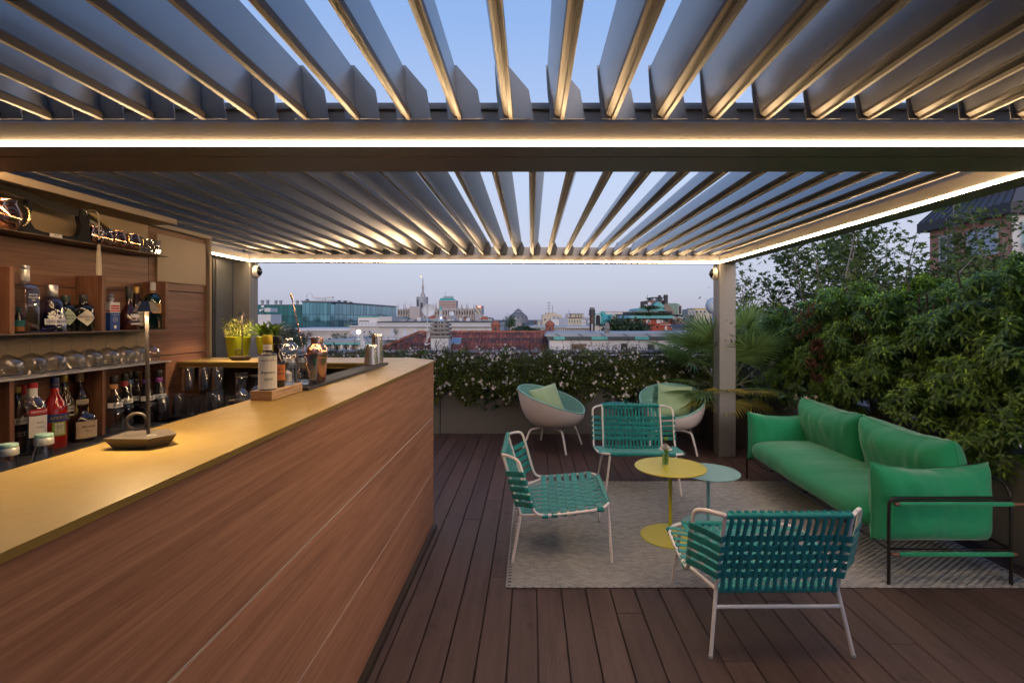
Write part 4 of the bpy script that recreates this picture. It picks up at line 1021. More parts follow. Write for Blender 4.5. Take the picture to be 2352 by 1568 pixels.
# ---- soda bottles behind the counter
for px, py, Y, lb in ((19, 1020, 1.16, 'glass soda bottle at the left edge behind the counter'), (101, 997, 1.22, 'glass soda bottle behind the counter, nearer the ringed lamp')):
    p = P(px, py, Y); o = bottle('soda_bottle', lb, p.x, p.y, p.z - .25, [(.030, 0), (.033, .01), (.033, .13), (.028, .17), (.019, .205), (.0155, .225), (.0155, .240)], M['glassb'], [(colm('crown cap', (.30, .46, .38), .35, .4), .0175, .243, .2515), (colm('foil collar', (.58, .54, .46), .3, .6), .0185, .226, .243)], None, [(.165, .05, .04, R(-50), paper, []), (.145, .05, .02, R(-50), colm('leaf green', (.02, .25, .14)), [])], group='soda bottles behind the counter')
tag(MB().box(-1.32, -1.05, .4, 3.1, .945, .955, .002).box(-1.32, -1.31, .4, 3.1, .3, .945).build('speed_rail', M['steel']), 'steel shelf behind the counter holding the soda bottles', 'shelf')

# ---- table lamps
warm = (1.0, .72, .40)
def lamp(x, y, rz, lab, energy, lean=0.0):
    o = empty('table_lamp', (x, y, 1.1955), rz, lab, 'lamp', 'cordless table lamps on the bar')
    m = colm('bronze lamp metal', (.10, .08, .068), .42, .4)
    lo = [(-.050, -.030), (.030, -.042), (.056, -.004), (.020, .040), (-.046, .032)]; hi = [(a * 1.32, c * 1.32) for a, c in lo]
    n = 5; vs = [(a, c, 0) for a, c in lo] + [(a, c, .026) for a, c in hi]
    fs = [tuple(range(n))[::-1], tuple(range(n, 2 * n))] + [(i, (i + 1) % n, n + (i + 1) % n, n + i) for i in range(n)]
    bs = MB().add(vs, fs).build('base', m, o)
    MB().lathe([(.0075, 0), (.0095, 0), (.0095, .0006), (.0075, .0006)], 20, (.025, -.018, .0262)).build('touch_ring', M['seam'], bs)
    MB().tube([(.008, .0, .026), (.004, 0, .334)], .0042, 10).build('stem', m, o, 50)
    MB().tube([(-.014 + .019 * math.cos(a), -.006 + .005 * math.cos(a), .058 + .019 * math.sin(a)) for a in [k * math.pi / 14 for k in range(28)]], .0034, 8, closed=True).build('ring', m, o, 50)
    vs = []; 
    for (r, z) in ((.027, .318), (.014, .343)):
        for k in range(6): vs.append((.004 + r * math.cos(k * math.pi / 3 + .3), r * math.sin(k * math.pi / 3 + .3), z))
    fs = [(k, (k + 1) % 6, 6 + (k + 1) % 6, 6 + k) for k in range(6)] + [tuple(range(6, 12))]
    sh = MB().add(vs, fs).build('shade', m, o)
    MB().lathe([(0, .3225), (.017, .3225), (.017, .324), (0, .324)], 16, (.004, 0, 0)).build('diffuser', emit('lamp diffuser', warm, 60), sh)
    l = bpy.data.lights.new('lamp_light', 'SPOT'); lb = bpy.data.objects.new('lamp_light', l); COL.objects.link(lb); lb.parent = o
    lb.location = (.004, 0, .3195); l.energy = energy; l.color = warm; l.spot_size = R(150); l.spot_blend = .6; l.shadow_soft_size = .014
lamp(-.925, 1.225, R(8), 'bronze table lamp with a ring on its stem, on the near counter', 22)
lamp(-2.077, 3.665, R(8), 'small bronze table lamp standing before the lime flowerpot', 26)

# ---- cutting block with condiments
blk = tag(MB().box(-1.028, -.950, 1.875, 2.125, 1.1955, 1.231, .002).build('wooden_block', wood('olive wood block', (.34, .20, .10), (.62, .45, .29), 'y', 2.5)), 'pale olive wood block carrying sauces and mills on the counter', 'block')
MB().box(-1.0275, -.9505, 1.8735, 1.8749, 1.196, 1.2305).build('end_grain', wood('dark end grain', (.16, .07, .035), (.45, .26, .13), 'x', 6), blk)
ZB = 1.2315
bottle('bitters_bottle', 'bitters bottle in an oversized white paper wrap with a yellow cap', -.985, 1.912, ZB, [(.029, 0), (.031, .004), (.031, .126), (.026, .136), (.0145, .142), (.0145, .185)], mat('bitters glass', (.03, .012, .006), .08, coat=.4), (colm('yellow cap', (.60, .42, .02)), .017, .170, .203), None,
    [(.066, .150, .122, R(-58), paper, [('aromatic bitters', .045, .07, .006, ink, 0), ('Angostura', .0, .08, .012, ink, .3), ('|||||||||||', -.025, .03, .016, ink, 0)]), (.158, .040, .022, R(-62), paper, [('bitters', 0, .02, .006, red, 0)])], group='sauces on the wooden block')
bottle('sauce_bottle', 'dark sauce bottle with a tall black cap and orange label', -.985, 1.985, ZB, [(.026, 0), (.028, .004), (.028, .10), (.022, .118), (.0145, .128), (.0145, .165)], mat('sauce glass', (.02, .010, .008), .08, coat=.4), (blackcap, .0175, .168, .196), None,
    [(.058, .060, .060, R(-52), colm('orange label', 0), [('LEA &', .012, .03, .010, ink, 0), ('PERRINS', -.004, .044, .011, ink, 0)])], group='sauces on the wooden block')
acr = thin_glass('acrylic', (.93, .93, .92), 1.5)
def mill(x, y, lab, fill):
    o = empty('mill', (x, y, ZB), 0, lab, 'mill', 'acrylic mills on the wooden block')
    MB().lathe([(0, .001), (.026, .001), (.027, .01), (.021, .024), (.024, .045), (.019, .062), (.021, .078), (.015, .092), (.016, .104), (.022, .108), (.0285, .130), (.026, .150), (.014, .164), (.006, .168)], 30).build('body', acr, o, 60)
    MB().lathe([(0, .168), (.005, .168), (.008, .176), (.006, .184), (0, .186)], 14).build('knob', M['steel'], o, 60)
    MB().lathe([(0, .012), (.019, .014), (.015, .026), (.018, .046), (.0, .06)], 16).build('fill', fill, o, 50)
mill(-.975, 2.045, 'clear acrylic salt mill on the wooden block', colm('salt', (.75, .72, .68), .8, bump=.4, bscale=300)); mill(-.985, 2.098, 'clear acrylic pepper mill at the far end of the wooden block', colm('pepper', (.03, .022, .018), .8, bump=.5, bscale=300))

# ---- bar mat, mixing glass, shakers
bmn = empty('bar_mat', (-1.04, 2.13, 1.1955), 0, 'long black rubber bar mat along the inner counter edge', 'mat')
MB().box(0, .112, 0, 1.19, 0, .006, .002).build('tray', M['black'], bmn)
for a in ((0, .005, 0, 1.19), (.107, .112, 0, 1.19), (.005, .107, 0, .006), (.005, .107, 1.184, 1.19)): MB().box(a[0], a[1], a[2], a[3], .006, .013, .0015).build('rim', M['black'], bmn)
stp = MB(); 
for i in range(60):
    for j in range(5): stp.box(.014 + j * .0185, .024 + j * .0185, .012 + i * .0195, .024 + i * .0195, .0055, .0105)
tag(stp.build('studs', mat('rubber stud', (.03, .03, .03), .35), bmn), kind='stuff')
ZM = 1.2065
o = empty('mixing_glass', (-1.0, 2.275, ZM), 0, 'cut mixing glass with a twisted bar spoon leaning in it', 'glass')
MB().lathe([(0, .001), (.042, .001), (.044, .006), (.045, .060), (.0455, .061), (.0455, .128), (.0435, .128), (.043, .062), (.042, .014), (0, .014)], 48, rib=.012, nrib=24).build('cup', cry, o, 40)
sp_ = empty('bar_spoon', (-1.0, 2.275, ZM), 0, 'long twisted copper bar spoon leaning in the mixing glass', 'spoon')
a = Vector((.015, .0, .018)); c = P(671.8, 690, 2.30) - Vector((-1.0, 2.275, ZM))
tw = MB(); pts = [a.lerp(c, t / 80) for t in range(81)]
for ph in (0, math.pi): tw.tube([p + Vector((.0016 * math.cos(i * .8 + ph), .0016 * math.sin(i * .8 + ph), 0)) for i, p in enumerate(pts)], .0017, 5)
tw.build('shaft', M['copper'], sp_, 50)
d_ = (c - a).normalized(); MB().tube([c - d_ * .002, c + d_ * .012, c + d_ * .03, c + d_ * .034], [.002, .004, .0058, .003], 10).build('tip', M['copper'], sp_, 50)
o = empty('strainer', (-1.0, 2.275, ZM + .129), 0, 'small copper disc resting on the mixing glass', 'strainer')
MB().lathe([(0, .001), (.022, .001), (.0225, .003), (0, .003)], 24, (.0, .012, 0)).build('disc', M['copper'], o, 40)
MB().tube([(.0, -.01, .002), (-.0, -.034, .004)], .003, 6).build('handle', M['copper'], o, 40)
sh = empty('cobbler_shaker', (-.998, 2.385, ZM), 0, 'polished copper cocktail shaker on the bar mat', 'shaker')
MB().lathe([(0, 0), (.036, 0), (.038, .004), (.0435, .110), (.0, .112)], 40).build('cup', M['copper'], sh, 40)
MB().lathe([(.0445, .106), (.0465, .112), (.0465, .132), (.0445, .150), (.026, .172), (.024, .176), (0, .176)], 40).build('shoulder', M['copper'], sh, 40)
MB().lathe([(.027, .170), (.0275, .198), (.0265, .202), (0, .203)], 32).build('lid', M['copper'], sh, 40)
for (px, by, Y, w0, w1, h, lb) in ((853, 843, 3.17, .045, .033, .128, 'short polished steel shaker tin upside down on the bar mat'), (866, 838, 3.27, .041, .032, .192, 'tall polished steel shaker tin behind the short one')):
    p = P(px, by, Y); o = MB().lathe([(w0 * .98, 0), (w0, .003), (w0, .006), (w1, h - .02), (w1 * .98, h - .004), (w1 * .92, h), (0, h)], 36).build('shaker_tin', M['steel'], None, 40, (p.x, p.y, ZM)); tag(o, lb, 'shaker', 'steel shaker tins')

# ---- flowerpots
lime = mat('lime glazed pot', (.36, .40, .015), .35, var=.04, coat=.2)
M['herb'] = leafmat('pale herb leaves', (.48, .48, .12), .35); M['pepperleaf'] = leafmat('glossy green leaves', (.17, .27, .025), .45, .3)
def pot(x, y, lab):
    o = empty('flowerpot', (x, y, 1.1955), 0, lab, 'flowerpot', 'lime flowerpots on the bar return')
    MB().lathe([(0, .001), (.062, .001), (.064, .004), (.086, .158), (.0885, .162), (.086, .165), (.083, .160), (.078, .13), (0, .13)], 40).build('pot', lime, o, 40)
    MB().lathe([(0, .131), (.077, .131)], 20).build('soil', M['soil'], o)
    return o
pA = pot(-2.175, 3.80, 'lime green flowerpot with a pale feathery herb'); pB = pot(-1.952, 3.80, 'lime green flowerpot with a glossy long leaved plant')
def leaf_strip(b, base, d, up, L_, W_, curl=.5, n=4):
    d = d.normalized(); side = d.cross(up).normalized(); up = side.cross(d).normalized(); vs = []
    for i in range(n + 1):
        t = i / n; wv = W_ * (math.sin(math.pi * min(1, t * .92 + .08)) ** .8); c = base + d * (L_ * t) + up * (L_ * (.25 * t - curl * t * t))
        vs += [c - side * wv * .5 + up * wv * .12, c, c + side * wv * .5 + up * wv * .12]
    fs = []
    for i in range(n):
        for j in range(2): fs.append((i * 3 + j, i * 3 + j + 1, i * 3 + j + 4, i * 3 + j + 3))
    b.add(vs, fs)
random.seed(21); hb = MB(); hs = MB()
for k in range(95):
    a = rr(0, 6.28); r = rr(.0, .065); e = Vector((math.cos(a) * (r + rr(.02, .065)), math.sin(a) * (r + rr(.02, .065)), .15 + rr(.03, .145)))
    s0 = Vector((math.cos(a) * r, math.sin(a) * r, .13)); hs.tube([s0, s0.lerp(e, .5) + Vector((0, 0, .02)), e], .001, 3)
    for q in range(16):
        c = s0.lerp(e, rr(.25, 1.05)) + Vector((rr(-.014, .014), rr(-.014, .014), rr(-.012, .014))); leaf_strip(hb, c, Vector((rr(-1, 1), rr(-1, 1), rr(-.3, .7))), Vector((0, 0, 1)), rr(.009, .017), rr(.006, .011), .3, 2)
hb.build('foliage', M['herb'], pA); hs.build('stem', M['stemg'], pA)
hb = MB(); hs = MB()
for k in range(105):
    a = rr(0, 6.28); c = Vector((rr(-.055, .055), rr(-.055, .055), rr(.14, .21))); el = rr(-.1, 1.3)
    leaf_strip(hb, c, Vector((math.cos(a), math.sin(a), el)), Vector((0, 0, 1)), rr(.085, .155), rr(.016, .026), rr(.25, .75), 5)
for k in range(10): hs.tube([(rr(-.03, .03), rr(-.03, .03), .13), (rr(-.05, .05), rr(-.05, .05), .25)], .003, 5)
hb.build('foliage', M['pepperleaf'], pB); hs.build('stem', M['stemg'], pB)
# ================================================================== planting
def leaf_template(n=3, L_=1.0, W_=.3, droop=.35, fold=.15):
    v = []; f = []
    for i in range(n + 1):
        t = i / n; wv = W_ * max(.04, math.sin(math.pi * (t * .9 + .08)) ** .75); z = .15 * t - droop * t * t
        v += [(L_ * t * (1 - .1 * t), -wv / 2, z + fold * wv), (L_ * t * (1 - .1 * t), 0, z), (L_ * t * (1 - .1 * t), wv / 2, z + fold * wv)]
    for i in range(n):
        for j in range(2): f.append((i * 3 + j, i * 3 + j + 1, i * 3 + j + 4, i * 3 + j + 3))
    return np.array(v), np.array(f)
def scatter(tv, tf, pos, d, up, scale):
    """copies of a template: x axis along d, z roughly along up"""
    d = d / np.linalg.norm(d, axis=1, keepdims=True)
    s = np.cross(up, d); s /= np.maximum(np.linalg.norm(s, axis=1, keepdims=True), 1e-6); u = np.cross(d, s)
    v = pos[:, None, :] + scale[:, None, None] * (tv[None, :, 0:1] * d[:, None] + tv[None, :, 1:2] * s[:, None] + tv[None, :, 2:3] * u[:, None])
    n = len(pos); f = (tf[None] + (np.arange(n) * len(tv))[:, None, None]).reshape(-1, tf.shape[1])
    return v.reshape(-1, 3), f
def rdir(n, zlo=-1., zhi=1.):
    a = rng.uniform(0, 2 * math.pi, n); z = rng.uniform(zlo, zhi, n); r = np.sqrt(np.maximum(0, 1 - z * z)); return np.stack([r * np.cos(a), r * np.sin(a), z], 1)
UPV = np.array([[0., 0., 1.]])
def join(parts):
    vs = []; fs = []; o = 0
    for v, f in parts: vs.append(v); fs.append(f + o); o += len(v)
    return np.concatenate(vs), np.concatenate(fs)
def leafobj(name, vf, m, par, smooth=True, stuff=True):
    me = np_mesh(name, *vf)
    if smooth: me.polygons.foreach_set('use_smooth', [True] * len(me.polygons))
    o = link(name, me, m, par)
    if stuff: o['kind'] = 'stuff'
    return o
M['abel'] = leafmat('small hedge leaves', (.115, .155, .036), .55, .6, .25, .2)
M['abelr'] = leafmat('bronze hedge shoots', (.10, .072, .032), .5, .6, .25, .2)
M['flw'] = leafmat('white hedge flowers', (.86, .80, .80), .12, .6, .3)
M['twig'] = mat('twig bark', (.07, .045, .028), .8)
petal5 = []
for k in range(5):
    a = k * 2 * math.pi / 5; petal5 += [(0, 0, 0), (math.cos(a - .42) * .7, math.sin(a - .42) * .7, .18), (math.cos(a), math.sin(a), .10), (math.cos(a + .42) * .7, math.sin(a + .42) * .7, .18)]
petal5 = np.array(petal5); petal5f = np.array([[4 * k, 4 * k + 1, 4 * k + 2, 4 * k + 3] for k in range(5)])
petal5 = petal5[:, [2, 0, 1]]         # flower axis along x
lt = leaf_template(2, 1, .5, .25, .1)
spots = [(-2.4, 'behind the flowerpots'), (-1.55, 'behind the copper shaker'), (-.70, 'behind the end of the counter'), (.12, 'above the left shell armchair'), (.92, 'above the turquoise table'), (1.62, 'above the right shell armchair'), (2.35, 'behind the palm')]
for i, (cx, where) in enumerate(spots):
    o = empty('flowering_shrub', (cx, 6.75, .55), 0, 'dense flowering hedge shrub with small white blossoms, ' + where, 'shrub', 'flowering shrubs in the far planter')
    n = 13000
    def vol(n, top=.50):
        x = rng.uniform(-.47, .47, n); y = rng.uniform(-.24, .30, n); t = rng.uniform(0, 1, n) ** .8
        h = top + .05 * np.sin(x * 9 + cx * 3) + .04 * np.sin(x * 23 + cx)
        z = -.02 + t * h
        # spill over the front edge of the planter
        sp = rng.uniform(0, 1, n) < .27; drop = rng.uniform(-.12, .27, n) * (0.55 + .45 * np.sin(x * 11 + cx * 5)); 
        y = np.where(sp, rng.uniform(-.27, -.155, n), y - (1 - t) * 0.0); z = np.where(sp, .10 - drop, z)
        bul = .10 * np.sin(np.clip(t, 0, 1) * math.pi); y = y - np.where(y < -.1, bul * .8, 0)
        return np.stack([x, y, z], 1)
    pos = vol(n); d = rdir(n, -.5, .8)
    leafobj('foliage', scatter(*lt, pos, d, UPV + rng.normal(0, .5, (n, 3)), rng.uniform(.020, .036, n)), M['abel'], o)
    m = 1100; pos = vol(m, .56); pos[:, 2] = np.maximum(pos[:, 2], rng.uniform(.25, .58, m)); d = rdir(m, -.2, 1.)
    # sprigs: arching shoots above the hedge
    tw = MB(); sv = []; ns = 16
    for k in range(ns):
        b0 = Vector((rr(-.45, .45), rr(-.2, .2), .42)); tip = b0 + Vector((rr(-.12, .12), rr(-.1, .1), rr(.12, .27))); mid = b0.lerp(tip, .5) + Vector((rr(-.03, .03), 0, .03))
        tw.tube([b0, mid, tip], [.0022, .0018, .001], 4)
        for q in range(26): t = rr(.1, 1.02); c = (b0.lerp(mid, t * 2) if t < .5 else mid.lerp(tip, t * 2 - 1)); sv.append((c.x + rr(-.01, .01), c.y + rr(-.01, .01), c.z))
    sv = np.array(sv); pos = np.concatenate([pos, sv]); m = len(pos); d = rdir(m, -.2, 1.)
    leafobj('shoots', scatter(*lt, pos, d, UPV + rng.normal(0, .5, (m, 3)), rng.uniform(.014, .026, m)), M['abelr'], o)
    tw.build('twig', M['twig'], o)
    k = 105; pos = vol(k, .54); pos[:, 1] -= .055; pos[:, 2] = np.where(rng.uniform(0, 1, k) < .2, np.maximum(pos[:, 2], rng.uniform(.2, .56, k)), pos[:, 2])
    cl = np.repeat(pos, 2, 0) + rng.normal(0, .018, (2 * k, 3)); k2 = len(cl)
    d = rdir(k2, -.3, .8) + np.array([[0, -1.0, .3]])
    leafobj('blossoms', scatter(petal5, petal5f, cl, d, UPV + rng.normal(0, .3, (k2, 3)), rng.uniform(.013, .024, k2)), M['flw'], o, False)
    st = MB()
    for q in range(9): st.tube([(rr(-.3, .3), rr(-.1, .1), .0), (rr(-.4, .4), rr(-.15, .15), .25), (rr(-.45, .45), rr(-.2, .2), .46)], [.007, .005, .002], 5)
    st.build('stem', M['twig'], o)
# trailing vines with large white star flowers along the planter lip
M['vine'] = leafmat('vine leaves', (.035, .075, .018), .4, .3); M['star'] = mat('white star petals', (.72, .66, .63), .55)
star = []; sf = []
for k in range(5):
    a = k * 2 * math.pi / 5; b_ = len(star)
    star += [(.05, 0, 0), (.25, math.cos(a - .5) * .42, math.sin(a - .5) * .42), (.12, math.cos(a), math.sin(a)), (.25, math.cos(a + .5) * .42, math.sin(a + .5) * .42)]; sf.append((b_, b_ + 1, b_ + 2, b_ + 3))
star_me = MB().add([Vector(p) * .028 for p in star], sf).mesh('star_flower')
for i, (px, py, Y, nfl, lab) in enumerate(((1108, 905, 6.53, 1, 'trailing vine with a white star flower, left of the shell armchairs'), (1150, 903, 6.53, 3, 'trailing vine with three white star flowers, over the far planter'), (1255, 893, 6.53, 2, 'trailing vine with white star flowers behind the left shell armchair'), (1425, 905, 6.53, 4, 'trailing vine with white star flowers above the turquoise table'), (1845, 912, 5.1, 3, 'trailing vine with white star flowers behind the sofa corner'))):
    p = P(px, py, Y); o = empty('trailing_vine', p, 0, lab, 'vine', 'trailing vines on the planters')
    n = 60; pos = rng.normal(0, 1, (n, 3)) * np.array([.14, .02, .07]); d = rdir(n, -.9, .2) + np.array([[0, -.5, 0]])
    leafobj('foliage', scatter(*leaf_template(3, 1, .45, .3, .15), pos, d, np.array([[0, -.6, .8]]) + rng.normal(0, .2, (n, 3)), rng.uniform(.05, .085, n)), M['vine'], o)
    MB().tube(smooth_path([(-.15, .02, .06), (-.05, -.02, .0), (.04, -.02, -.05), (.12, -.01, .03)]), .0022, 5).build('runner', M['twig'], o)
    for k in range(nfl):
        f = link('star_flower', star_me, M['star'], o, (-.10 + .2 * k / max(1, nfl - 1) if nfl > 1 else 0, -.045, rr(-.03, .03))); f.rotation_euler = (rr(0, 6), rr(-.3, .3), R(-90) + rr(-.6, .4))

# ---- tall laurel shrubs on the right
M['laurel'] = leafmat('laurel leaves', (.10, .19, .028), .5, .38, .28); M['laurely'] = leafmat('young skylit laurel leaves', (.36, .54, .06), .35, .42, .4); M['dead'] = leafmat('dead brown leaves', (.11, .05, .025), .4, .7, .1)
llt = leaf_template(3, 1, .30, .55, .18)
def whorl(n, e0, e1, k0=0):
    vs = []; fs = []; o = 0
    for k in range(n):
        a = k * 2.4 + k0; e = e0 + (e1 - e0) * k / n
        d = np.array([[math.cos(a) * math.cos(e), math.sin(a) * math.cos(e), math.sin(e)]]); p = np.array([[0, 0, -.55 + .55 * k / n]])
        v, f = scatter(*llt, p, d, UPV, np.array([1.0 - .35 * k / n])); vs.append(v); fs.append(f + o); o += len(v)
    return np.concatenate(vs), np.concatenate(fs)
Wold = whorl(11, -.35, .55); Wyoung = whorl(6, .35, 1.15, 1.0); Wyoung = (Wyoung[0] * .72 + np.array([0, 0, .06]), Wyoung[1])
def inst(tv, tf, pos, axis, scale):
    """template z along axis, random spin"""
    axis = axis / np.linalg.norm(axis, axis=1, keepdims=True); t = rdir(len(pos)); x = np.cross(t, axis); x /= np.linalg.norm(x, axis=1, keepdims=True); y = np.cross(axis, x)
    v = pos[:, None] + scale[:, None, None] * (tv[None, :, 0:1] * x[:, None] + tv[None, :, 1:2] * y[:, None] + tv[None, :, 2:3] * axis[:, None])
    return v.reshape(-1, 3), (tf[None] + (np.arange(len(pos)) * len(tv))[:, None, None]).reshape(-1, tf.shape[1])
laur = [(3.28, 1.75, 2.10, 'at the right edge of the picture'), (3.30, 2.45, 2.12, 'behind the near end of the sofa'), (3.28, 3.05, 2.02, 'behind the near sofa cushion'), (3.30, 3.62, 1.90, 'behind the middle of the sofa'), (3.28, 4.20, 1.86, 'behind the far sofa cushion'), (3.26, 4.80, 1.84, 'behind the far arm of the sofa'), (3.22, 5.40, 1.78, 'next to the dead brown branch'), (3.12, 6.0, 1.66, 'just right of the palm')]
for i, (cx, cy, zt, where) in enumerate(laur):
    o = empty('laurel_shrub', (cx, cy, .56), 0, 'tall glossy laurel shrub with drooping leaves, ' + where, 'shrub', 'laurel shrubs in the right planter')
    H_ = zt - .56; rad = .40
    st = MB(); tips = []
    for q in range(9):
        a = rr(0, 6.28); t = Vector((math.cos(a) * rr(.1, .3), math.sin(a) * rr(.1, .34), H_ * rr(.7, .97)))
        st.tube(smooth_path([(math.cos(a) * .06, math.sin(a) * .06, 0), (math.cos(a) * .12, math.sin(a) * .12, H_ * .4), t], 2), [.012] + [.006] * 7 + [.003] if False else .0065, 5)
    st.build('stem', M['twig'], o, 60)
    # leaf whorls sit on rounded lobes, so the crown reads as clumps with dark gaps between
    nlb = 15; lz = np.linspace(.10, .90, nlb); la = np.arange(nlb) * 2.4 + i * 1.3
    lr = .235 * (1 - .25 * lz); lobes = np.stack([np.cos(la) * (.30 - .16 * lz ** 2), np.sin(la) * (.34 - .16 * lz ** 2), H_ * lz - .04], 1)
    n = 1000; li = rng.integers(0, nlb, n); dv = rdir(n, -.55, 1.0); rad_ = lr[li] * rng.uniform(.72, 1.08, n)
    pos = lobes[li] + dv * rad_[:, None] * np.array([[1, 1.05, 1.0]]); z = np.clip(pos[:, 2], 0, H_ * 1.05); pos[:, 2] = np.maximum(pos[:, 2], .0)
    r = np.hypot(pos[:, 0], pos[:, 1]); th = np.arctan2(pos[:, 1], pos[:, 0])
    ax = np.stack([np.cos(th) * .75, np.sin(th) * .75, np.full(n, .75)], 1) + rng.normal(0, .25, (n, 3)); ax[:, 2] = np.abs(ax[:, 2]) + .3
    s = rng.uniform(.055, .085, n)
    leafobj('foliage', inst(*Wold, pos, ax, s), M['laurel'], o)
    keep = (dv[:, 2] > .05) & (rng.uniform(0, 1, n) < (.12 + .62 * (z / H_) + .28 * dv[:, 2]))  # real young leaves, paler and massed upward to stand in for sky light
    leafobj('young_skylit_foliage', inst(*Wyoung, pos[keep], ax[keep] * np.array([.6, .6, 1]), s[keep]), M['laurely'], o)
    if i == 6:
        m = 26; u = rng.uniform(0, 1, m); pos = np.stack([-.42 + rng.normal(0, .06, m), -.38 + .22 * u + rng.normal(0, .05, m), .30 + .72 * u], 1)
        leafobj('dead_branch', inst(*Wold, pos, np.array([[-.3, -.2, -1.]]) + rng.normal(0, .4, (m, 3)), rng.uniform(.06, .085, m)), M['dead'], o)

# ---- fan palm in its pot
M['palm'] = leafmat('palm leaflets', (.15, .25, .075), .3, .45, .35); M['palmy'] = leafmat('yellowing palm leaflets', (.34, .30, .06), .3, .5, .3); M['petiole'] = mat('palm stalk', (.14, .16, .07), .6)
po = empty('plant_pot', (2.35, 6.14, 0), 0, 'large round dark grey plant pot behind the right post', 'pot')
MB().lathe([(0, .0), (.24, .0), (.25, .01), (.315, .40), (.335, .405), (.345, .42), (.345, .475), (.335, .485), (.315, .485), (.305, .44), (0, .44)], 48).build('pot', mat('dark grey pot', (.075, .068, .065), .55, var=.05), po, 40)
MB().lathe([(0, .442), (.303, .442)], 24).build('soil', M['soil'], po)
pa = empty('fan_palm', (2.35, 6.14, .45), 0, 'bushy fan palm with spiky fronds in the dark pot', 'palm')
for k, (x, y, h) in enumerate(((.05, .0, .26), (-.1, .05, .2), (.12, -.06, .18))): MB().tube([(x * .6, y, 0), (x, y, h)], [.055, .045], 10).build('trunk', M['twig'], pa, 50)
random.seed(5)
def frond(az, el, Lp, Rf, m, droop):
    b = MB(); f0 = Vector((rr(-.06, .06), rr(-.06, .06), .15)); d = Vector((math.cos(az) * math.cos(el), math.sin(az) * math.cos(el), math.sin(el)))
    hub = f0 + d * Lp + Vector((0, 0, -droop * Lp * .25)); dd = (hub - (f0 + d * Lp * .6)).normalized()
    side = dd.cross(Vector((0, 0, 1))).normalized(); nrm = side.cross(dd)
    n = 30
    for k in range(n):
        a = R(-118 + 236 * k / (n - 1)); ld = dd * math.cos(a) + side * math.sin(a); ln = Rf * (1 - .22 * abs(a) / 2.1) * rr(.9, 1.06); wv = .024 * Rf / .4
        perp = ld.cross(nrm).normalized(); vs = []
        for i, t in enumerate((.06, .3, .62, .85, 1.0)):
            ww = wv * (.55, 1, .75, .35, .06)[i]; c = hub + ld * (ln * t) - Vector((0, 0, 1)) * (droop * ln * .38 * t ** 2.5) + nrm * (.05 * ln * t)
            vs += [c - perp * ww * .5, c - nrm * ww * .22, c + perp * ww * .5]
        fs = []
        for i in range(4):
            for j in (0, 1): fs.append((i * 3 + j, i * 3 + j + 1, i * 3 + j + 4, i * 3 + j + 3))
        b.add(vs, fs)
    fr = b.build('frond', m, pa); 
    MB().tube([f0, f0.lerp(hub, .5) + Vector((0, 0, .03)), hub], [.009, .007, .005], 6).build('stalk', M['petiole'], fr, 50)
for k in range(22): frond(k * 2.399 + .4, rr(.65, 1.35), rr(.62, .95), rr(.42, .54), M['palm'], rr(.2, .7))
for k in range(13): frond(k * 2.399 + 1.1, rr(.12, .5), rr(.42, .62), rr(.32, .42), M['palm'] if k % 4 else M['palmy'], rr(.3, .7))
for k in range(4): frond(R(150) + k * R(50), rr(.0, .2), rr(.38, .5), rr(.28, .34), M['palmy'], rr(.5, .9))

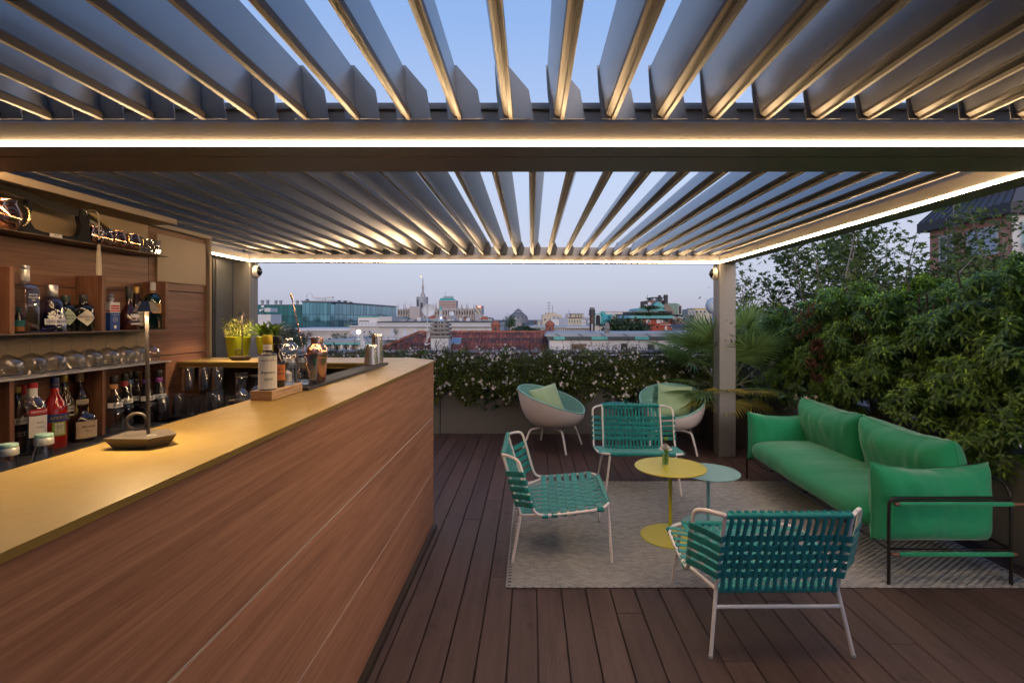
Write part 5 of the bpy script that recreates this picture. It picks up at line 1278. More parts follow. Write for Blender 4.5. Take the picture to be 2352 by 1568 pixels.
# ---- plane trees beyond the terrace
M['plane'] = leafmat('plane tree leaves', (.10, .145, .036), .45, .55, .35); M['planeb'] = mat('plane tree bark', (.22, .20, .16), .85, var=.3, vscale=6)
def lobed():
    pts = []
    for k in range(10):
        a = R(-150 + 300 * k / 9); r = (1.0 if k % 2 == 0 else .48) * (1 - .25 * abs(a) / 2.6); pts.append((r * math.cos(a) + .35, r * math.sin(a), -.18 * r * r))
    v = [(-.25, 0, 0), (.25, 0, .05)] + pts; f = [(1, 2 + k, 3 + k) for k in range(9)] + [(1, 0, 2), (1, 11, 0)]
    return np.array(v), np.array(f)
LB = lobed()
def plane_tree(x, y, ztop, rad, lab, seed, nl):
    random.seed(seed); o = empty('plane_tree', (x, y, -22), 0, lab, 'tree', 'plane trees beyond the terrace')
    zt = ztop + 22; tr = MB(); tr.tube(smooth_path([(0, 0, 0), (.2, .1, 9), (-.1, .1, 16), (0, 0, zt - 4.2)]), [.32] * 3 + [.26] * 6 + [.20] * 4 + [.12], 10) if False else tr.tube([(0, 0, 0), (.2, .1, 9), (-.1, .1, 16), (0, 0, zt - 4.0)], [.34, .28, .2, .12], 10)
    tr.build('trunk', M['planeb'], o, 60)
    br = MB(); tips = []
    for k in range(20):
        a = k * 2.4 + rr(-.3, .3); t0 = rr(0, 1); b0 = Vector((0, 0, zt - 5.2 + 1.4 * t0)); hh = rr(.25, 1.0); L_ = rad * (1.15 - .75 * hh ** 2) * rr(.8, 1.1)
        e = Vector((math.cos(a) * L_, math.sin(a) * L_, zt - 5.0 + 5.0 * hh)); mid = b0.lerp(e, .5) + Vector((rr(-.3, .3), rr(-.3, .3), .35))
        br.tube([b0, mid, e], [.05, .028, .008], 6); path = [b0.lerp(mid, .6), mid, mid.lerp(e, .5), e]
        for q in range(9):
            c = mid.lerp(e, rr(-.3, 1.0)); dv = Vector((rr(-1, 1), rr(-1, 1), rr(-.2, 1))).normalized() * rr(.3, .75); br.tube([c, c + dv], [.012, .004], 4); tips.append((c + dv * .55, .20)); tips.append((c + dv, .26))
    br.build('limb', M['planeb'], o, 60)
    T = np.array([(p.x, p.y, p.z) for p, _ in tips]); idx = rng.integers(0, len(T), nl); pos = T[idx] + rng.normal(0, .17, (nl, 3))
    d = rdir(nl, -.8, .4); leafobj('crown', scatter(*LB, pos, d, UPV + rng.normal(0, .6, (nl, 3)), rng.uniform(.06, .115, nl)), M['plane'], o, False)
plane_tree(7.2, 12.6, 3.75, 2.2, 'plane tree with the leftmost and lowest crown beyond the laurels', 1, 5200)
plane_tree(9.6, 13.6, 4.4, 2.3, 'plane tree in the middle, its bare twigs against the sky', 2, 5200)
plane_tree(12.5, 14.0, 4.7, 1.9, 'plane tree standing before the pink building on the right', 3, 4200)
plane_tree(5.9, 13.5, 2.55, 1.3, 'small plane tree crown showing behind the palm fronds', 4, 1800)
# ================================================================== the city
def cm(name, col, rough=.75, **k):
    k.setdefault('var', .10); k.setdefault('vscale', .5)
    if name not in M: M[name] = mat(name, col, rough, **k)
    return M[name]
stone = cm('pale stucco', (.46, .44, .43)); white_ = cm('white stucco', (.58, .56, .56)); creamw = cm('cream stucco', (.50, .44, .34)); grey_ = cm('grey stucco', (.33, .32, .33))
glassd = mat('window glass dark', (.03, .035, .04), .08, coat=.3); glassb = mat('window blind', (.42, .46, .55), .4); zinc = cm('zinc sheet', (.24, .26, .29), .45); copperg = cm('verdigris copper', (.08, .36, .31), .6, vscale=1.2, var=.25); dkroof = cm('dark roof', (.05, .045, .05), .7)
terra = cm('terracotta', (.30, .10, .065), .85); brick = cm('red brick', (.30, .055, .035), .8); green_ = leafmat('terrace shrub leaves', (.035, .06, .02), .4)
def sx(px, Y): return (px - CX) / F * Y
class Bld:
    """a building whose front face stands at distance Y; coordinates given along that face"""
    def __init__(s, name, label, Y, cat='building', group=None): s.Y = Y; s.o = empty(name, (0, 0, 0), 0, label, cat, group)
    def box(s, nm, m, x0, x1, y0, y1, depth, dy=0.0, par=None):
        Y = s.Y + dy; return MB().box(sx(x0, Y), sx(x1, Y), Y, Y + depth, PZ(y1, Y), PZ(y0, Y)).build(nm, m, par or s.o)
    def down(s, nm, m, x0, x1, y0, depth, dy=0.0):
        Y = s.Y + dy; return MB().box(sx(x0, Y), sx(x1, Y), Y, Y + depth, -22, PZ(y0, Y)).build(nm, m, s.o)
    def win(s, x0, x1, y0, y1, m=None, fr=None, dy=0.0, f=.10):
        Y = s.Y + dy; X0, X1, Z0_, Z1_ = sx(x0, Y), sx(x1, Y), PZ(y1, Y), PZ(y0, Y); t = min(f, (X1 - X0) * .12)
        w_ = MB().box(X0, X0 + t, Y - .07, Y, Z0_, Z1_).box(X1 - t, X1, Y - .07, Y, Z0_, Z1_).box(X0 + t, X1 - t, Y - .07, Y, Z1_ - t, Z1_).box(X0 + t, X1 - t, Y - .09, Y, Z0_, Z0_ + t).build('window', fr or white_, s.o)
        MB().box(X0 + t, X1 - t, Y - .03, Y - .001, Z0_ + t, Z1_ - t).build('pane', m or glassd, w_)
    def prism(s, nm, m, pts, depth, dy=0.0):
        Y = s.Y + dy; return MB().prism([(sx(a, Y), PZ(c, Y)) for a, c in pts], Y, Y + depth, 'y').build(nm, m, s.o)
    def tube(s, nm, m, pts, r, dy=0.0, n=6):
        Y = s.Y + dy; return MB().tube([P(a, c, Y) for a, c in pts], r, n).build(nm, m, s.o, 50)
random.seed(33)
# ---- glass office block
g = empty('glass_office', (0, 0, 0), 0, 'teal glass office block with mirrored panes on the left skyline', 'building')
gm1 = mat('teal curtain wall', (.02, .12, .13), .08, .3, objr=.35); gm2 = mat('mirror curtain wall', (.16, .36, .40), .06, .75, objr=.25)
mull = cm('dark mullion', (.015, .03, .035), .4); zt, zb = 5.66, -22
def facade(a, c, z1, zs_, nw, m, flip=1):
    a = Vector((*a, 0)); c = Vector((*c, 0)); d = (c - a) / nw; nrm = Vector((d.y, -d.x, 0)).normalized()
    for i in range(nw):
        for (z0, z1_) in zip(zs_[:-1], zs_[1:]):
            p0 = a + d * i + d * .03; p1 = a + d * (i + 1) - d * .03
            tl = Vector((nrm.x, nrm.y, 0)) * rr(-.02, .02)
            MB().add([p0 + Vector((0, 0, z0 + .05)), p1 + Vector((0, 0, z0 + .05)), p1 + tl + Vector((0, 0, z1_ - .05)), p0 + tl + Vector((0, 0, z1_ - .05))], [(0, 1, 2, 3)]).build('pane', m, g)
zs_ = [-3.4, .5, 2.3, 5.5]
A = (sx(694, 136), 136.0); B_ = (sx(759, 140), 140.0); C_ = (-53.2, 202.0); D_ = (sx(588, 146), 146.0)
MB().prism([(A[0], A[1] + .15), (B_[0] - .1, B_[1] + .15), (C_[0] - .15, C_[1]), (C_[0] - 30, C_[1])], -22, 5.7, 'z').build('core', mull, g)
MB().prism([(D_[0] - 6, D_[1] + .25), (A[0], A[1] + 8.25), (A[0], A[1] + 40), (D_[0] - 20, D_[1] + 40)], -22, 5.15, 'z').build('wing_core', mull, g)
facade(A, B_, zt, zs_, 8, gm2); facade(B_, C_, zt, zs_, 22, gm2); facade((D_[0] - 6, D_[1]), (A[0], A[1] + 8), zt, [-3.4, -.3, 1.9, 5.0], 18, gm1)
MB().prism([(A[0] - .3, A[1] - .2), (B_[0] + .2, B_[1] - .3), (C_[0] + .3, C_[1]), (C_[0] - 30, C_[1])], 5.71, 6.0, 'z').build('roof', zinc, g)
def bar_(o, nm, m, px0, py0, px1, py1, Y, r): MB().tube([P(px0, py0, Y), P(px1, py1, Y)], r, 6).build(nm, m, o)
bar_(g, 'crane_arm', white_, 719, 684, 762, 683, 142, .22); bar_(g, 'crane_mast', white_, 744, 684, 744, 692, 142, .4); bar_(g, 'crane_hook', white_, 719, 684, 716, 674, 142, .12); bar_(g, 'crane_hook', white_, 716, 674, 711, 673, 142, .12)
MB().box(sx(758, 142), sx(765, 142), 141.5, 142.5, PZ(685, 142), PZ(681, 142)).build('crane_counterweight', white_, g)
bar_(g, 'railing', zinc, 726, 687, 803, 691, 150, .06); bar_(g, 'railing', zinc, 726, 691, 803, 695, 150, .06)
for k in range(12): bar_(g, 'railing_post', zinc, 726 + 7 * k, 687 + .36 * k, 726 + 7 * k, 691.5 + .36 * k, 150, .05)
for px, py in ((706, 689), (779, 692), (793, 693), (806, 695)): MB().lathe([(0, 0), (.6, 0), (.65, .3), (.4, .7), (0, .8)], 12).build('roof_vent', dkroof, g, 50, P(px, py + 4, 148))
for px in (603, 615, 634, 645, 683): MB().lathe([(0, 0), (.35, 0), (.35, .7), (.5, .8), (.42, 1.2), (0, 1.25)], 10).build('roof_vent', zinc, g, 50, P(px, 699, 150))
bar_(g, 'antenna', zinc, 705, 689, 705, 674, 142, .06); bar_(g, 'antenna', zinc, 603, 698, 603, 689, 146, .06); bar_(g, 'antenna', zinc, 615, 697, 615, 688, 146, .06); bar_(g, 'antenna_bar', zinc, 597, 690, 607, 690, 146, .05); bar_(g, 'antenna_bar', zinc, 609, 688, 621, 689, 146, .05)
# ---- roof terrace cluster left of the flowerpots: dishes and cooling unit
b = Bld('rooftop_block', 'white rooftop block with satellite dishes and a cooling unit, far left', 70)
b.down('wall', white_, 570, 622, 722, 3); b.box('cooling_unit', cm('pale metal', (.55, .55, .55)), 607, 621, 707, 716, 2, -.5)
dish_me = MB().lathe([(0, 0), (.3, .02), (.6, .09), (.85, .19), (1, .30), (1.0, .32), (.84, .21), (.59, .11), (0, .025)], 20).mesh('dish', 60)
def dish(par, px, py, Y, r, az=0, tilt=60, m=None):
    o = link('dish', dish_me, m or cm('dish white', (.55, .56, .58), .5), par, P(px, py, Y)); o.scale = (r, r, r); o.rotation_euler = (R(tilt), 0, R(az)); return o
for px, py, r in ((603.5, 704, .20), (599, 713, .20), (603.5, 711, .16)): dish(b.o, px, py, 69.2, r * 1.0, rr(-20, 20)); bar_(b.o, 'dish_pole', zinc, px, py, px, 722, 69.3, .03)
# ---- white cornice building below the office
b = Bld('cornice_building', 'long white building with a heavy cornice below the glass office', 92)
b.down('wall', stone, 640, 812, 766, 14, .4); b.box('cornice', white_, 640, 815, 755, 760, 15, -.4); b.box('frieze', stone, 640, 812, 760, 766, 14, 0.2)
for a in (710, 731, 752): b.win(a, a + 10, 775, 782, dy=.4)
# ---- penthouse
b = Bld('penthouse', 'stepped white penthouse with roof terrace and railings', 62)
b.down('wall', stone, 804, 880, 750, 9); b.box('terrace_slab', white_, 802, 882, 748, 750, 10, -.3); b.box('upper_wall', white_, 822, 900, 728, 748.5, 8, 1); b.box('coping', copperg, 820, 902, 726.6, 728, 8.4, .8)
b.win(823, 850, 734, 740, dy=1); b.box('stair_tower', stone, 870, 900, 727, 750, 6, -.2)
b.win(809, 820, 759, 772, glassb); b.win(835, 839, 759, 765); b.win(847, 852, 759, 765)
for k in range(9): b.box('baluster', zinc, 807 + 8 * k, 807.4 + 8 * k, 741, 748, .06, -.2)
b.box('handrail', zinc, 806, 872, 740.6, 741.2, .06, -.2)
# ---- lit terrace with planting below the penthouse
b = Bld('terrace_house', 'low house with a zinc roof and a lit lamp on its planted terrace', 48)
b.down('wall', stone, 738, 885, 789, 10, .6); b.prism('roof', zinc, [(738, 788), (748, 780), (880, 780), (886, 788)], 9); b.box('eave', copperg, 736, 886, 788, 791, 1.2, -.4)
for k in range(7): b.box('pillar', white_, 742 + k * 20, 747 + k * 20, 791, 815, .5, -.2)
for k in range(6): b.win(750 + k * 20, 759 + k * 20, 794, 815, glassd if k % 3 else mat('room glow tint', (.3, .2, .1), .5), dy=.6)  # some panes get a warm base colour that stands in for room light
for k in range(10): b.box('baluster', zinc, 767 + k * 10, 767.5 + k * 10, 771, 780, .06, 3)
b.box('handrail', zinc, 766, 862, 770.5, 771.3, .06, 3); b.tube('lamp_post', white_, [(823, 780), (823, 764)], .05, 3)
lp = MB().lathe([(0, -.22), (.16, -.14), (.22, 0), (.16, .14), (0, .22)], 14).build('lamp_globe', emit('street globe', (1, .85, .6), 12), b.o, 60, P(823.5, 762, 51))
b.tube('white_pipe', white_, [(834, 815), (834, 782)], .22, -6); b.tube('pipe_cowl', cm('pale cowl', (.5, .48, .46)), [(834, 782), (831, 776), (833, 768)], .15, -6)
MB().tube([P(858, 808, 44), P(882, 776, 44)], .16, 6).build('gutter_pipe', zinc, b.o)
def bush(name, lab, px, py, Y, w_, h_, m, n, cat='shrub', group=None, trunk=0):
    c = P(px, py, Y); o = empty(name, c, 0, lab, cat, group); k = w_ / F * Y; q = h_ / F * Y
    bl = rng.normal(0, 1, (14, 3)); bl /= np.linalg.norm(bl, axis=1, keepdims=True); bl *= np.array([[k * .38, k * .3, q * .38]]); bl[:, 2] += q * .5
    pos = bl[rng.integers(0, 14, n)] + rng.normal(0, 1, (n, 3)) * np.array([[k * .14, k * .14, q * .15]]); d = rdir(n)
    leafobj('crown', scatter(*LB, pos, d, UPV + rng.normal(0, .6, (n, 3)), rng.uniform(.6, 1.2, n) * max(k, q) * .055), m, o, False)
    MB().tube([(0, 0, -1.0 - trunk), (0, 0, q * .6)], [k * .035, k * .015], 6).build('trunk', M['twig'], o)
maple = leafmat('dark red maple leaves', (.09, .018, .022), .4); olive = leafmat('olive leaves', (.075, .085, .055), .35)
bush('olive_tree', 'rounded olive tree between the flowerpot and the red maple', 660, 796, 40, 60, 46, olive, 1500, 'tree')
bush('green_shrub', 'dark green shrub below the olive tree', 682, 800, 34, 44, 28, green_, 900)
bush('red_maple', 'dark red maple on the roof terrace', 703, 782, 52, 26, 20, maple, 700, 'tree')
for px, w_, lab in ((775, 26, 'left green shrub on the lit terrace'), (795, 20, 'middle green shrub on the lit terrace'), (850, 24, 'right green shrub on the lit terrace')): bush('terrace_shrub', lab, px, 780, 52, w_, 15, green_, 420)
bush('red_terrace_shrub', 'small red shrub on the lit terrace', 809, 780, 52, 10, 13, maple, 220)
# ---- arched building
b = Bld('arched_building', 'long pale building with a row of arched windows behind the tiled roof', 46)
b.down('wall', stone, 868, 1141, 749.5, 12); b.box('frieze', cm('warm stucco', (.40, .385, .37)), 866, 1143, 741, 749.3, 12.4, -.2); b.box('cornice', white_, 865, 1144, 748.3, 750.2, .5, -.45); b.box('roof', dkroof, 866, 1143, 738.2, 741, 12, -.1)
def archwin(b, cx, w_, y0, y1, m):
    Y = b.Y; X = sx(cx, Y); r = w_ / 2 / F * Y; zt = PZ(y0, Y); zb_ = PZ(y1, Y); n = 10
    ol = [(X - r, zb_), (X + r, zb_)] + [(X + r * math.cos(math.pi * k / n), zt - r + r * math.sin(math.pi * k / n)) for k in range(n + 1)]
    r2 = r * 1.22; fr = MB(); pts = [Vector((X + r2, Y - .04, zb_))] + [Vector((X + r2 * math.cos(math.pi * k / n), Y - .04, zt - r + r2 * math.sin(math.pi * k / n))) for k in range(n + 1)] + [Vector((X - r2, Y - .04, zb_))]
    w = fr.tube(pts, r * .16, 5).build('window', white_, b.o); MB().prism(ol, Y - .05, Y - .003, 'y').build('pane', m, w)
for cx in (902, 930, 955, 990, 1051, 1077.5, 1102.5, 1126.5): archwin(b, cx, 7.5, 755, 772, glassb)
b.win(926, 934, 763, 776, glassd); b.box('railing', zinc, 872, 945, 770, 770.6, .05, -2); 
for k in range(9): b.box('railing_post', zinc, 873 + 8 * k, 873.5 + 8 * k, 770, 777, .05, -2)
b.box('balcony', white_, 868, 945, 777, 780, 2.2, -2.2)
bush('climbing_plant', 'green climber hanging over the leftmost arched window', 908, 766, 45.5, 14, 14, green_, 300)
for px, w_, h_, nm in ((1058, 6, 9, 'ac'), (1075, 8, 9, 'ac'), (1004, 14, 9, 'duct'), (945, 12, 6, 'duct'), (962, 9, 11, 'tank'), (1125, 9, 8, 'duct'), (1100, 10, 6, 'duct'), (925, 16, 5, 'duct')):
    b.box({'ac': 'air_conditioner', 'duct': 'duct_box', 'tank': 'water_tank'}[nm], cm('pale metal', 0) if nm != 'duct' else zinc, px - w_ / 2, px + w_ / 2, 739 - h_, 739, 1.2, 3 + rr(0, 5))
dish(b.o, 1037, 721, 52, .28, 20); bar_(b.o, 'dish_pole', zinc, 1037, 722, 1037, 738, 52, .04)
# ---- red tiled roof
b = Bld('tiled_house', 'house with a weathered red tiled hip roof just beyond the hedge', 35); o = b.o
Yr = 35.0; sl = .45; zr_ = PZ(763.8, Yr); XL, XR_ = sx(963, Yr), sx(1256, Yr); Yl = 31.6
def on(X, Y, dz=0): return Vector((X, Y, zr_ - sl * (Yr - Y) + dz))
MB().add([on(XL, Yr, -.06), on(XR_, Yr, -.06), on(XR_, Yl, -.06), on(XL - 3.1, Yl, -.06), (XR_, Yr + 4, zr_ - 1.8), (XL, Yr + 4, zr_ - 1.8)], [(0, 1, 2, 3), (1, 0, 5, 4)]).build('roof_deck', dkroof, o)
MB().box(XL - 2.9, XR_, Yl + .3, Yr + 3, -22, zr_ - 1.9).build('wall', stone, o)
tm = [mat('roof tile %d' % i, c, .85, var=.35, vscale=7, objr=.3) for i, c in enumerate(((.20, .058, .040), (.15, .045, .036), (.09, .042, .036), (.26, .085, .055)))]
tw_, tl_ = .228, .40
def tile_me(m):
    vs = []; fs = []; K = 6
    for t in range(2):
        for k in range(K + 1):
            a = math.pi * (k / K); vs.append((-math.cos(a) * tw_ * .5, -t * tl_, math.sin(a) * tw_ * .26 + (.035 if t else 0) - sl * t * tl_))
    for k in range(K): fs.append((k, k + 1, K + 2 + k, K + 1 + k))
    fs.append(tuple(K + 1 + k for k in range(K + 1)))
    me = MB().add(vs, fs).mesh('tile'); me.materials.append(m); return me
tmes = [tile_me(m) for m in tm]; nt_ = 0
rest = MB()
for r_ in range(9):
    Y = Yr - .05 - r_ * tl_ * .9
    x0 = XL - (Yr - Y) * 3.1 / (Yr - Yl) + .12
    nx = int((XR_ - x0) / tw_)
    for i in range(nx):
        X = XR_ - .12 - i * tw_; wv = noise.noise(Vector((X * .35, r_ * .6, 2))) + rr(-.35, .35)
        me = tmes[2 if wv > .28 else (1 if wv > .0 else (0 if wv > -.35 else 3))]
        if r_ >= 7:
            rest.add([v.co + on(X, Y) for v in me.vertices], [tuple(p.vertices) for p in me.polygons])
        else: link('tile', me, None, o, on(X, Y)); nt_ += 1
tag(rest.build('lower_tiles', tm[1], o), kind='stuff')
rid = MB().tube([(0, 0, 0), (.40, 0, 0)], [.085, .10], 10).mesh('ridge_tile', 60)
for k in range(int((XR_ - XL) / .36)): link('ridge_tile', rid, tm[3], o, (XL + k * .36, Yr, zr_ + .05))
e0 = on(XL, Yr, .05); e1 = on(XL - 3.1, Yl, .05); hd = (e1 - e0); nh = int(hd.length / .38)
for k in range(nh):
    q = link('ridge_tile', rid, tm[3], o, e0 + hd * (k / nh)); q.rotation_euler = hd.to_track_quat('X', 'Z').to_euler()
sk = MB().box(0, .62, -.05, .80, -.02, .10).build('skylight', zinc, o, None, on(sx(1037, 33.6), 33.3, .05)); sk.rotation_euler = (math.atan(sl), 0, 0)
MB().box(.06, .56, .02, .73, .101, .106).build('pane', mat('skylight glass', (.10, .16, .24), .08, coat=.5), sk)
# chimney with concrete slats
ck = empty('chimney', P(1013, 805, 30.5), 0, 'plastered chimney stack topped by stacked concrete slabs and a metal cowl', 'chimney')
k_ = 30.5 / F; conc = cm('weathered concrete', (.22, .20, .18), .9, vscale=6, var=.3); plas = cm('stained plaster', (.48, .46, .45), .9, vscale=3, var=.35)
MB().box(-20 * k_, 20 * k_, -.5, .5, -1.5, 29 * k_).build('stack', plas, ck)
for i, (y0, y1) in enumerate(((29, 36), (38.5, 45), (47.5, 54), (56.5, 62.5))):
    h = 22.5 - .4 * i; MB().box(-h * k_, h * k_, -.58, .58, y0 * k_, y1 * k_, .06).build('slab', conc, ck)
    for a in (-1, 1): MB().box(a * 13 * k_ - .05, a * 13 * k_ + .05, -.4, .4, (y1) * k_, (y1 + 2.5) * k_).build('spacer', conc, ck)
MB().box(-19 * k_, 19 * k_, -.5, .5, 65 * k_, 68 * k_, .05).build('slab', conc, ck)
MB().lathe([(.17, 0), (.11, .06), (.11, .22), (.13, .23), (.13, .27), (.10, .30), (0, .32)], 16, (0, 0, 68 * k_)).tube([(0, 0, 30 * k_), (0, 0, 68 * k_)], .11, 10).build('cowl', M['steel'], ck, 50)
# satellite dish on a mast
sd = empty('satellite_dish', (0, 0, 0), 0, 'large grey satellite dish on a cabled mast beside the chimney', 'dish')
dish(sd, 984.5, 713, 32.6, .405, 8, 84, cm('grey dish', (.36, .39, .42), .5)); MB().tube([P(981, 786, 32.4), P(981.3, 740, 32.4), P(981, 697, 32.4)], .035, 8).build('mast', cm('pale mast', (.5, .49, .47)), sd, 50)
MB().box(sx(976, 32.2), sx(986, 32.2), 32.1, 32.3, PZ(760, 32.2), PZ(755, 32.2)).build('junction_box', cm('pale mast', 0), sd)
for q in range(5): MB().tube(smooth_path([P(981, 752, 32.3), P(986 + q, 765 + q, 32.3), P(979 - q, 783 + q, 32.3), P(976, 790 + q, 32.3), P(984 + q, 789, 32.3), P(1000, 782, 32.0)]), .012, 4).build('cable', white_, sd)
for px, lab in ((1138.5, 'small terracotta chimney pot at the right of the arched building'), (1263, 'small terracotta chimney pot on the copper roof ridge')):
    Y = 37; tp = MB().lathe([(.0, 0), (.30, 0), (.30, .55), (.36, .60), (.34, .72), (.10, .95), (0, .97)], 14).build('chimney_pot', terra, None, 45, P(px, 766, Y)); tag(tp, lab, 'chimney', 'terracotta chimney pots'); MB().box(-.08, .08, -.32, -.28, .22, .48).build('vent', dkroof, tp)
# ---- white house with the copper edged roof
b = Bld('white_house', 'low white house with a copper edged metal roof right of the tiled roof', 31.5)
b.down('wall', white_, 1262, 1800, 780, 6); b.prism('roof', zinc, [(1252, 772.5), (1258, 765), (1800, 765), (1800, 772.5)], 5, -.1)
MB().add([P(1256, 773, 31.2), P(1800, 773, 31.2), P(1800, 764.5, 34.5), P(1250, 764.5, 34.5)], [(0, 1, 2, 3)]).build('roof_sheet', cm('grey roof sheet', (.27, .28, .28), .5), b.o)
for k in range(10): b.tube('roof_seam', zinc, [(1290 + k * 52, 773), (1290 + k * 52 - 14, 765.2)], .025, -.25)
fas = [copperg, cm('dark patina', (.035, .05, .05), .6)]
x_ = 1256
for k in range(18): wd = rr(14, 40); b.box('fascia', fas[0 if k % 3 == 1 else 1], x_, x_ + wd - .4, 773, 780, .2, -.32 + .01 * (k % 2)); x_ += wd
b.win(1309, 1352, 785.5, 806, mat('brown shutter', (.16, .10, .06), .6)); b.win(1423, 1443, 786, 806, glassd); b.win(1484, 1504, 787, 806, glassd); b.win(1590, 1640, 785, 806, glassb); b.box('vent_box', white_, 1379, 1387, 786.5, 794, .2, -.2); b.box('vent_light', red, 1384.5, 1386, 788, 790.5, .02, -.23)
bq = MB().lathe([(0, 0), (.17, 0), (.15, .35), (.20, .42), (.14, .75), (.08, .80), (0, .8)], 9).build('flue', conc, b.o, 30, P(1394, 770, 32))
# ---- tall dark chimney
b = Bld('metal_chimney', 'tall rusty metal chimney with a dark cowl above the white house', 40, 'chimney')
b.tube('shaft', cm('rusty metal', (.07, .04, .03), .6), [(1360, 765), (1360, 722)], .21, 0, 10); b.tube('cap', dkroof, [(1360, 722), (1360, 711)], .24, 0, 8); b.tube('cowl', cm('grey cowl', (.14, .14, .15), .5), [(1360, 712), (1360, 706)], .19, 0, 8); b.box('flange', dkroof, 1352.5, 1367.5, 721, 723, .5, -.25); b.box('conduit', zinc, 1358, 1362, 744, 764, .1, -.3)
# ---- balcony building and cream blocks behind
b = Bld('balcony_building', 'long grey building with a row of balcony columns', 75)
b.down('wall', grey_, 1217, 1362, 753, 10); b.box('roof', zinc, 1215, 1364, 749.5, 753, 11, -.5); b.box('band', white_, 1300, 1362, 751, 753, .4, -.8)
for k in range(24): b.box('column', white_, 1241 + k * 5, 1242.3 + k * 5, 753, 764, .3, -.4)
b.win(1228, 1238, 757, 764, glassb)
b = Bld('cream_block', 'cream apartment block with a rooftop antenna mast', 170)
b.down('wall', creamw, 1246, 1290, 722, 14); b.box('upper_wall', creamw, 1254, 1278, 717.5, 722, 10); b.tube('antenna', zinc, [(1261, 722), (1261, 692)], .10); b.tube('antenna', zinc, [(1269, 720), (1269, 701)], .10)
for yy in (695, 701, 708): b.tube('antenna_bar', zinc, [(1255, yy + 1), (1266, yy)], .07)
for k in range(3): b.win(1250 + 12 * k, 1254 + 12 * k, 731, 737)
tag(b.o.children[0], None); 
b = Bld('lift_tower', 'pair of plain white lift towers before the cream block', 120)
b.down('tower', white_, 1265, 1284, 733, 6); b.down('tower', cm('blue grey stucco', (.34, .37, .43)), 1283.5, 1305, 729, 6, 3); b.box('vent_top', grey_, 1272, 1279, 726, 733, 3, 1)
b = Bld('cream_wing', 'cream wing with narrow green shuttered windows', 140)
b.down('wall', creamw, 1304, 1336, 730, 10); b.box('roof', dkroof, 1303, 1337, 728.6, 730, 11, -.4); b.box('attic', creamw, 1312, 1340, 721, 729, 6, 4); b.box('attic_roof', zinc, 1310, 1341, 719.6, 721, 7, 3.5)
for k in range(5): b.win(1307 + 6 * k, 1309.4 + 6 * k, 734, 741, cm('green shutter', (.03, .10, .08)))
for k in range(3): b.win(1321 + 6 * k, 1324 + 6 * k, 722.5, 728.5, cm('green shutter', 0), dy=4)
# ---- verdigris barrel house
b = Bld('copper_house', 'house with rounded verdigris copper dormers', 115); Y = 115
b.down('wall', stone, 1366, 1416, 744, 12, 1)
for cx, w_, d_ in ((1373.5, 15, 9), (1410, 11, 9)):
    X = sx(cx, Y); r = w_ / 2 / F * Y; zc = PZ(727, Y); zb_ = PZ(745, Y)
    ol = [(X - r, zb_), (X + r, zb_)] + [(X + r * math.cos(math.pi * k / 12), zc + r * math.sin(math.pi * k / 12)) for k in range(13)]
    MB().prism(ol, Y, Y + d_, 'y').build('dormer', copperg, b.o); q = .78
    ol = [(X - r * q, zb_), (X + r * q, zb_)] + [(X + r * q * math.cos(math.pi * k / 12), zc + r * q * math.sin(math.pi * k / 12)) for k in range(13)]
    w = MB().prism(ol, Y - .1, Y - .005, 'y').build('window', white_, b.o); ol2 = [(X + (a - X) * .86, zb_ + (c - zb_) * .93) for a, c in ol]; MB().prism(ol2, Y - .16, Y - .105, 'y').build('pane', glassd, w)
MB().add([P(1379, 745, 114), P(1408, 745, 114), P(1406, 724, 121), P(1381, 719.5, 121)], [(0, 1, 2, 3)]).add([P(1366, 721, 122), P(1381, 719, 122), P(1412, 724, 122), P(1412, 745, 122), P(1366, 745, 122)], [(0, 1, 2, 3, 4)]).build('roof', copperg, b.o); b.tube('vent', copperg, [(1385, 722), (1385, 715)], .5, 3, 8)
b = Bld('mansard_house', 'white house with a dark mansard roof', 160)
b.down('wall', white_, 1416, 1447, 732, 12); b.prism('roof', dkroof, [(1414, 732), (1418, 721), (1446, 721), (1450, 732)], 12)
for k in range(4): b.win(1419 + 7 * k, 1422 + 7 * k, 735, 742)
b.box('flat_top', white_, 1390, 1470, 716, 722, 10, 30); b.box('slab', white_, 1388, 1472, 714.8, 716, 11, 29.5)
# ---- red and teal stepped house
b = Bld('stepped_house', 'red brick house with stepped teal copper roofs and planted terraces', 110); teal_ = cm('teal copper sheet', (.05, .30, .30), .5)
b.down('wall', brick, 1447, 1516, 731, 14); b.down('wing_wall', brick, 1516, 1580, 742, 12, 1.5); b.box('loggia', brick, 1516, 1545, 731, 743, 10, 2); b.prism('eave_roof', teal_, [(1443.5, 731), (1450, 724.5), (1544, 724.5), (1548, 731)], 14, -1.5)
b.box('terrace_wall', dkroof, 1449, 1543, 716, 724.5, 10, 1); b.prism('upper_roof', teal_, [(1464, 714), (1470, 707.5), (1520, 707.5), (1531, 714)], 11, .5); b.box('terrace_rail', dkroof, 1452, 1543, 714.2, 715.4, .3, .2)
for k in range(7): b.box('rail_post', dkroof, 1453 + 15 * k, 1454 + 15 * k, 715, 724.5, .2, .2)
b.prism('gable_roof', teal_, [(1503, 700), (1512, 691.5), (1523, 699), (1526, 707), (1503, 707)], 8, 2); b.box('brown_tower', cm('brown brick', (.17, .09, .06)), 1488, 1530, 690, 707.5, 8, 5); b.box('tower_glass', glassb, 1501, 1522, 683.5, 690, 6, 5.5); b.box('tower_roof', dkroof, 1499, 1525, 682, 683.6, 7, 5.2)
b.tube('flue', dkroof, [(1515, 692), (1515, 678)], .35, 4, 8); b.tube('flue', dkroof, [(1529, 700), (1529, 677)], .5, 4, 8); b.tube('antenna', zinc, [(1487, 692), (1487, 677)], .07, 4)
